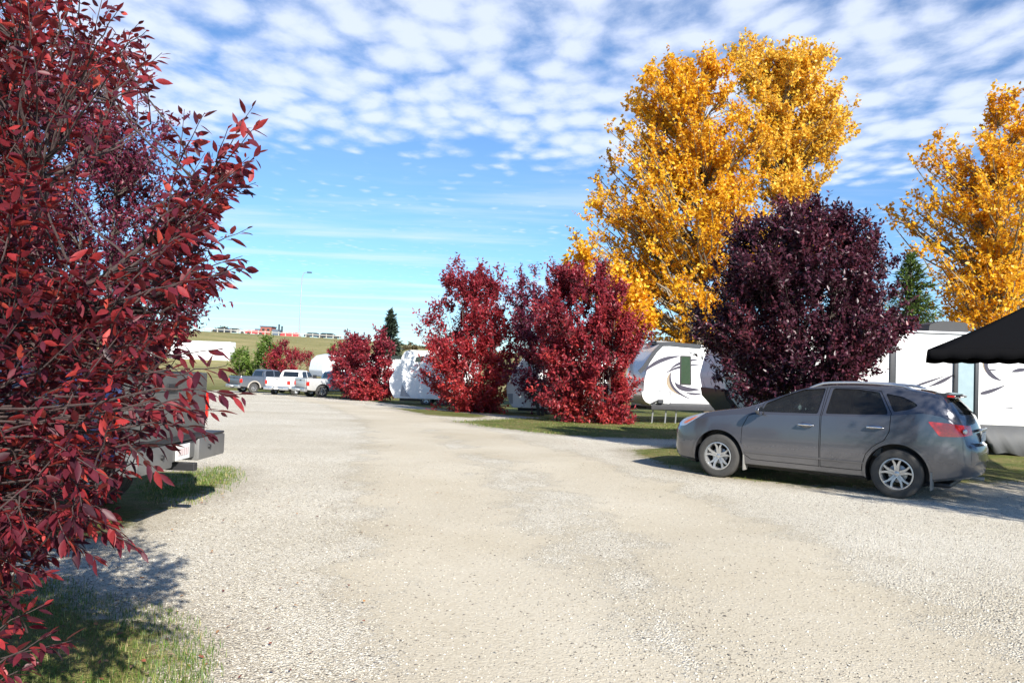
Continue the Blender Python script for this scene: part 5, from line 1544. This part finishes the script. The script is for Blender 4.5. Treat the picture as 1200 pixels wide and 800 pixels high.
# pale strip between two dark uprights: slide-out's end wall, its shade painted in blue-grey
up1 = QL(1119, 450)[0]; up2 = QL(1143, 450)[0]
MB().prism([(up1 - .02, zbot + .02), (up2 + .02, zbot + .02), (up2 + .02, ztop - .18), (up1 - .02, ztop - .18)][::-1], HW + .003, HW + .03).build('slide_end_wall', M['shade_tint_panel'] if 'shade_tint_panel' in M else simple('shade_tint_panel', (.27, .36, .40), .3), TL, 30)
for u_ in (up1, up2):
    MB().cbox(u_ - .045, u_ + .045, HW + .004, HW + .075, zbot + .01, ztop - .16, .012).build('slide_seal', M['trim'], TL, 35)
MB().cbox(SX0, up2 - .05, HW + .004, HW + .055, zbot + .015, ztop - .20, .02).build('slide_out', M['white'], TL, 35)
u3 = QL(1046, 420)[0]
MB().cbox(u3 - .075, u3 + .075, HW + .004, HW + .05, zbot + .01, ztop - .08, .012).build('awning_arm', M['trim'], TL, 35)
side_graphic(TL, [crescent(ZR(330, 488), ZR(430, 455), ZR(585, 402), .055, taper=.8), crescent(ZR(440, 488), ZR(540, 462), ZR(650, 392), .085, taper=1.4), crescent(ZR(585, 545), ZR(620, 540), ZR(648, 535), .06)], HW, M['gfx_dark'])
side_graphic(TL, [crescent(ZR(880, 262), ZR(885, 400), ZR(1015, 438), .11), crescent(ZR(845, 540), ZR(940, 525), ZR(1050, 470), .09, taper=.6), crescent(ZR(910, 355), ZR(940, 352), ZR(975, 357), .03), crescent(ZR(1090, 370), ZR(1150, 352), ZR(1230, 350), .09),
                  [ZR(1040, 652), ZR(1100, 648), ZR(1100, 656), ZR(1040, 660)], crescent(ZR(905, 290), ZR(900, 320), ZR(905, 350), .03)], HW + .055, M['gfx_dark'])
side_graphic(TL, [crescent(ZR(868, 268), ZR(875, 360), ZR(960, 420), .09)], HW + .0545, M['gfx_tan'])
side_graphic(TL, [[ZR(1095, y), ZR(1230, y + 3), ZR(1230, y + 9), ZR(1095, y + 6)] for y in (618, 636, 654)], HW + .055, M['gfx_grey'], name='small_lettering')
# grey skirt: hangs from the slide-out, leaning out, with a slanting left edge
sk_t = zbot + .02
skl = QL(1143, 499)[0]; skb = QL(1160, 530)[0]
mb = MB(); n = 40; vs = []
rr2 = np.random.default_rng(4)
for i in range(n + 1):
    t = i / n; xt = skl + (XR - skl) * t; xb = skb + (XR - skb) * t
    fold = .03 * math.sin(t * 55) * (.5 + .5 * math.sin(t * 17))
    vs += [(xt, HW + .05, sk_t), (xt * .5 + xb * .5, HW + .13 + fold, sk_t * .55), (xb, HW + .20 + fold * 1.6, .09 + .04 * math.sin(t * 23))]
fs = []
for i in range(n):
    for j in (0, 1): fs.append((i * 3 + j, i * 3 + j + 1, i * 3 + j + 4, i * 3 + j + 3))
mb.add(vs, fs)
o = mb.build('skirt', M['grey'], TL, 60); sm = o.modifiers.new('thick', 'SOLIDIFY'); sm.thickness = .008
MB().box(XR, skb + .3, -HW + .1, HW - .02, .0, .25).build('under_skirt', M['black'], TL)
# rooftop units
q0 = QL(1100, 388)[0]; q1 = QL(1148, 388)[0]
mb = MB(); mb.prism(rounded([(q1, ztop), (q1 + .05, ztop + .27), (q0 - .35, ztop + .30), (q0 - .02, ztop + .20), (q0, ztop)], .06), -.05, .75)
mb.build('air_conditioner', M['black'], TL, 40)

# --- trailer between scarlet tree and low crimson bush
def plain_trailer(px_nose, px_tail, Yd, pyb, pyt, label, deg=180, nose_curve=.7, window=None, prof=None):
    a = R_(deg); p = put(px_nose, 450, Yd); L = put(px_tail, 450, Yd)[0] - p[0]
    pos = np.array([p[0] + L / 2, Yd + HW])
    t = empty('tmp', (pos[0], pos[1], gzs(*pos)), a)
    xf, zb_ = on_plane(t, px_nose, pyb, HW); xr, _ = on_plane(t, px_tail, pyb, HW); zt_ = on_plane(t, (px_nose + px_tail) / 2, pyt, HW)[1]
    bpy.data.objects.remove(t)
    c = nose_curve
    o = [(xr, zb_), (xf - .45 * c, zb_), (xf - .1 * c, zb_ + .5), (xf, zb_ + 1.0), (xf - .5 * c, zb_ + 1.7), (xf - 1.2 * c, zt_ - .08), (xf - 1.6 * c, zt_), (xr, zt_)]
    T = trailer('travel_trailer', label, pos, a, o, band=None, wheels=((xf + xr) / 2 + .4, (xf + xr) / 2 - .5), hitch=False)
    return T, xf, xr, zb_, zt_
T1, xf, xr, zb_, zt_ = plain_trailer(455, 560, 45, 466, 411, 'white trailer with a dark wedge low on its nose left of the scarlet tree')
tl_ = T1
MB().prism([QL(469, 464), QL(481, 465), QL(475, 458), QL(471, 450)], HW + .002, HW + .02).build('nose_graphic', M['gfx_grey'], T1)
MB().prism([QL(458, 417), QL(471, 417), QL(470, 421), QL(459, 421)], HW + .002, HW + .02).build('window', M['pane'], T1)
MB().prism(rounded([QL(488, 418), QL(498, 417), QL(494, 424), QL(486, 424)], .05), HW + .002, HW + .02).build('window', M['pane'], T1)
T2, xf, xr, zb_, zt_ = plain_trailer(592, 720, 36.5, 477, 416, 'white trailer glimpsed through the stems between scarlet and bushy crimson trees')
tl_ = T2
MB().prism([QL(594, 461), QL(601, 461), QL(601, 473), QL(597, 472)], HW + .002, HW + .02).build('nose_graphic', M['gfx_grey'], T2)
MB().prism(rounded([QL(652, 432), QL(672, 432), QL(672, 446), QL(652, 446)], .05), HW + .002, HW + .02).build('window', M['pane'], T2)
# fifth-wheel with rounded front beyond the pickups
pf = put(361, 430, 66); f5 = np.array([-.75, -.66]); f5 /= np.linalg.norm(f5)
tp = pf - f5 * 4.0 + np.array([.9, .6])
zt5 = 3.0
T5 = trailer('fifth_wheel_trailer', 'tall white camper with a rounded front standing behind the silver pickup', tp, math.atan2(f5[1], f5[0]),
             [(-4.5, .7), (2.6, .7), (2.8, 1.5), (4.3, 1.55), (4.45, 2.1), (4.3, 2.9), (3.8, 3.35), (3.0, 3.5), (-4.5, 3.5)], wheels=(-1.0, -2.0), hitch=False)
# trailer on the far left behind the pickup
T6, xf, xr, zb_, zt_ = plain_trailer(150, 269, 122, 419, 398.5, 'long white trailer with a thin maroon stripe on the grassy bank at far left', nose_curve=.2)
tl_ = T6
MB().box(*sorted((xr - .03, xr)), -HW, HW, zb_, zt_ - .02).build('end_wall', M['white'], T6)
side_graphic(T6, [[QL(a, 404.6 + (a - 200) * .015), QL(b, 404.8 + (b - 200) * .015), QL(b, 405.6 + (b - 200) * .015), QL(a, 405.4 + (a - 200) * .015)] for a, b in ((180, 269),)], HW, M['gfx_maroon'])

# ------------------------------------------------------------------ black patio umbrella at the right edge
def umbrella():
    Yu = 15.2
    c0 = at(1088, 409, 14.3); bx_, by_ = c0[0] + 2.90, c0[1] + .914; bz = gzs(bx_, by_)
    root = empty('patio_umbrella', (bx_, by_, bz), R_(-27.5), 'black square patio umbrella with scalloped edge beside the long white trailer', 'umbrella')
    ze = c0[2] - bz; zp = at(1205, 340, by_)[2] - bz
    hwu = 2.15
    n = 14; mb = MB()
    corners = [(-hwu, -hwu), (hwu, -hwu), (hwu, hwu), (-hwu, hwu)]
    for i in range(4):
        a = np.array(corners[i]); c = np.array(corners[(i + 1) % 4]); vs = []
        for j in range(n + 1):
            for k in range(9):
                t = k / 8; e = a + (c - a) * j / n
                p = e * t
                sag = -.05 * math.sin(math.pi * t) + .04 * math.sin(math.pi * j / n) * t
                vs.append((p[0], p[1], zp + (ze - zp) * t + sag - .03 * (t > .99) * 0))
        fs = [(j * 9 + k, j * 9 + k + 1, (j + 1) * 9 + k + 1, (j + 1) * 9 + k) for j in range(n) for k in range(8)]
        mb.add(vs, fs)
    cn = mb.build('canopy', M['canvas'], root, 50); cn.modifiers.new('t', 'SOLIDIFY').thickness = .006
    vb = MB()
    for i in range(4):
        a = np.array(corners[i]); c = np.array(corners[(i + 1) % 4]); m_ = 72; vs = []
        for j in range(m_ + 1):
            t = j / m_; p = (a + (c - a) * t) * 1.003
            d = .16 + .028 * abs(math.sin(math.pi * t * 12)); zz = ze + .04 * math.sin(math.pi * t)
            vs += [(p[0], p[1], zz), (p[0] * 1.006, p[1] * 1.006, zz - d)]
        vb.add(vs, [(2 * j, 2 * j + 1, 2 * j + 3, 2 * j + 2) for j in range(m_)])
    v = vb.build('valance', M['canvas'], cn, 50); v.modifiers.new('t', 'SOLIDIFY').thickness = .005
    MB().tube([(0, 0, .05), (0, 0, zp + .06)], .028, 12).build('pole', M['black'], root, 50)
    MB().lathe([(0, zp + .14), (.02, zp + .12), (.035, zp + .06), (.05, zp + .02)], n=14, axis='z').build('finial', M['black'], root, 50)
    MB().cbox(-.2, .2, -.2, .2, 0, .07, .02).build('base', M['black'], root, 35)
    for cx, cy in corners + [(0, -hwu), (hwu, 0), (0, hwu), (-hwu, 0)]:
        MB().tube([(0, 0, zp - .03), (cx * .5, cy * .5, zp + (ze - zp) * .5 - .085), (cx * .985, cy * .985, ze - .02)], .012, 6).build('rib', M['black'], root)
        MB().tube([(0, 0, zp - .62), (cx * .5, cy * .5, zp + (ze - zp) * .5 - .10)], .010, 6).build('strut', M['steel'], root)
M['canvas'] = simple('black_canvas', (0.005, 0.005, 0.006), 0.95, spec=.08, bump=.15, bscale=90)
umbrella()

# ------------------------------------------------------------------ the bank: street lamp, guard rail, things beyond it
def lamp():
    Yd = 168
    b = at(350.5, 398, Yd); b[2] = gzs(b[0], b[1]); t = at(354, 319, Yd); H = t[2] - b[2]
    root = empty('street_lamp', tuple(b), 0, 'very tall white street lamp standing alone on the bank', 'street lamp')
    MB().tube([(0, 0, 0), (0, 0, H * .6), (0.1, 0, H * .93), (.5, 0, H * .995), (1.3, 0, H)], [.15, .12, .09, .07, .06], 10).build('pole', M['steel'], root, 50)
    MB().cbox(1.1, 2.1, -.2, .2, H - .12, H + .14, .05).build('lamp_head', M['trim'], root, 40)
lamp()
def ridge_pt(px, Yd=166):
    p = at(px, 400, Yd); return np.array([p[0], Yd, gzs(p[0], Yd)])
rl = empty('guard_rail', tuple(ridge_pt(300)), 0, 'pale post-and-rail barrier running along the top of the bank', 'guard rail')
o0 = ridge_pt(300); pxs = list(range(150, 470, 8))
P_ = [ridge_pt(x) - o0 for x in pxs]
M['galv'] = simple('pale_rail', (0.42, 0.41, 0.37), .6)
for z_ in (.55,):
    mb = MB()
    for i in range(len(P_) - 1):
        a, c = P_[i], P_[i + 1]
        mb.add([(a[0], a[1] - .05, a[2] + z_), (c[0], c[1] - .05, c[2] + z_), (c[0], c[1] - .05, c[2] + z_ + .14), (a[0], a[1] - .05, a[2] + z_ + .14), (a[0], a[1] + .05, a[2] + z_), (c[0], c[1] + .05, c[2] + z_), (c[0], c[1] + .05, c[2] + z_ + .14), (a[0], a[1] + .05, a[2] + z_ + .14)],
               [(0, 1, 2, 3), (7, 6, 5, 4), (3, 2, 6, 7), (1, 0, 4, 5)])
    mb.build('rail', M['galv'], rl)
for a in P_[::1]:
    o = MB().cbox(a[0] - .09, a[0] + .09, a[1] + .06, a[1] + .24, a[2] - .3, a[2] + .85, .02).build('post', M['galv'], rl)
M['brick'] = simple('red_brick', (0.30, 0.10, 0.075), .8, var=.25)
M['redtarp'] = simple('red_tarp', (0.62, 0.05, 0.05), .55, var=.2)
M['navyroof'] = simple('slate_cladding', (0.10, 0.13, 0.17), .5)
M['carblue'] = simple('dark_car_paint', (0.03, 0.035, 0.05), .3, coat=.6)
def at_r(px, Yd): p = at(px, 396, Yd); return np.array([p[0], Yd, gzs(p[0], Yd)])
def pxm(n, Yd): return n * Yd / FPX
Yb = 190
b = at_r(311, Yb); w_ = pxm(13, Yb); zt_ = at(311, 383, Yb)[2] - b[2]
bd = empty('brick_building', tuple(b), 0, 'small red brick building with dark side wings on the bank', 'building')
MB().cbox(-w_ / 2, w_ / 2, 0, 4, -1, zt_, .05).build('wall', M['brick'], bd)
MB().cbox(-w_ / 2 - .15, w_ / 2 + .15, -.15, 4.15, zt_, zt_ + .25, .05).build('roof', M['navyroof'], bd)
for sx_ in (-1, 1): MB().cbox(sx_ * (w_ / 2 + .75) - .72, sx_ * (w_ / 2 + .75) + .72, .5, 3.5, -1, zt_ * .8, .05).build('wing', M['navyroof'], bd)
for x_ in (-.9, .3): MB().box(x_, x_ + .6, -.02, .05, zt_ * .62, zt_ * .82).build('window', M['pane'], bd)
MB().tube([(-w_ / 2 + .2, 1, zt_), (-w_ / 2 + .2, 1, zt_ + 1.4)], .07, 6).build('vent_pipe', M['steel'], bd)
b = at_r(338, Yb); rd = empty('covered_load', tuple(b), 0, 'long bright red covered load beside the brick building', 'covered load')
zt_ = at(338, 388.5, Yb)[2] - b[2]; wr = pxm(11, Yb)
mb = MB(); vs = []; n = 14
for i in range(n + 1):
    x_ = -wr + 2 * wr * i / n; hh = zt_ * (.86 + .10 * math.sin(i * 1.9) ** 2) * (1 if 0 < i < n else .6)
    for k in range(7):
        a = math.pi * k / 6; vs.append((x_, 1.5 - 1.4 * math.cos(a), -.6 + (hh + .6) * math.sin(a) ** .6))
mb.add(vs, [(i * 7 + k, i * 7 + k + 1, (i + 1) * 7 + k + 1, (i + 1) * 7 + k) for i in range(n) for k in range(6)] + [tuple(range(7)), tuple(range(n * 7, n * 7 + 7))])
mb.build('tarpaulin', M['redtarp'], rd, 60, recalc=True)
MB().box(-wr, wr, .2, 2.8, .1, .45).build('flatbed', M['trim'], rd)
for px_, py_ in ((326.5, 380), (330, 382)):
    b = at_r(px_, Yb + 4); zt_ = at(px_, py_, Yb + 4)[2] - b[2]
    o = MB().tube([(0, 0, -1), (0, 0, zt_ * .96), (0, 0, zt_)], [.22, .20, .24], 10).build('chimney_stack', M['trim'], None, 50); o.location = tuple(b)
    tag(o, 'taller dark stack beside the brick building' if py_ == 380 else 'shorter dark stack beside the red covered load', 'stack', 'thin stacks on the bank')
for px_, py_ in ((415.5, 388), (419.5, 389.5)):
    b = at_r(px_, Yb + 4); zt_ = at(px_, py_, Yb + 4)[2] - b[2]
    o = MB().tube([(0, 0, -1), (0, 0, zt_ * .96), (0, 0, zt_)], [.16, .15, .18], 10).build('chimney_stack', M['trim'], None, 50); o.location = tuple(b)
    tag(o, 'thin dark mast above the crimson bushes, left one of the pair' if px_ < 417 else 'thin dark mast above the crimson bushes, right one of the pair', 'stack', 'thin stacks on the bank')
def far_car(px, Yd, L, mat, label, hgt=1.25):
    b = at_r(px, Yd)
    root = empty('far_car', tuple(b), 0, label, 'car', 'cars passing behind the guard rail')
    MB().prism(rounded([(-L / 2, .35), (L / 2, .35), (L / 2, .85), (L * .28, .95), (L * .12, hgt), (-L * .30, hgt), (-L * .42, .95), (-L / 2, .9)], .12), 0, 1.4).build('body', mat, root, 35)
    MB().prism([(L * .20, .98), (L * .10, hgt - .1), (-L * .28, hgt - .1), (-L * .36, .98)], -.01, .05).build('window', M['pane'], root)
    for x_ in (-L * .3, L * .3): MB().lathe([(0, -.02), (.33, -.02), (.35, .02), (.35, .2)], (x_, 0, .35), 18).build('wheel', M['rubber'], root, 40)
far_car(262, 176, 4.6, M['carblue'], 'dark car behind the rail at the left end of the bank')
far_car(276, 178, 4.8, M['silver'], 'pale car behind the rail left of the brick building', 1.4)
far_car(368, 176, 4.6, M['carblue'], 'dark car behind the rail just right of the tall street lamp')
far_car(385, 178, 5.2, M['trim'], 'long dark car behind the rail above the white camper', 1.4)
far_car(298, 177, 4.6, M['redtarp'], 'low red car behind the rail in front of the brick building', 1.1)
# scrubby far trees on the skyline right of the spruce
for i, (x0, x1, pt, Yd, lb) in enumerate(((468, 490, 404, 150, 'brownish scrub tree on the skyline right of the small spruce'), (486, 512, 407, 155, 'brownish scrub tree on the skyline behind the scarlet tree'), (250, 268, 385, 185, 'dark scrub tree behind the rail at the far left'))):
    back_bush(x0, x1, pt, 424 if i < 2 else 394, Yd, 'leaf_scrub', lb, 'tree', 'scrub trees on the skyline', 70 + i, 40, .5, 'scrub_tree')
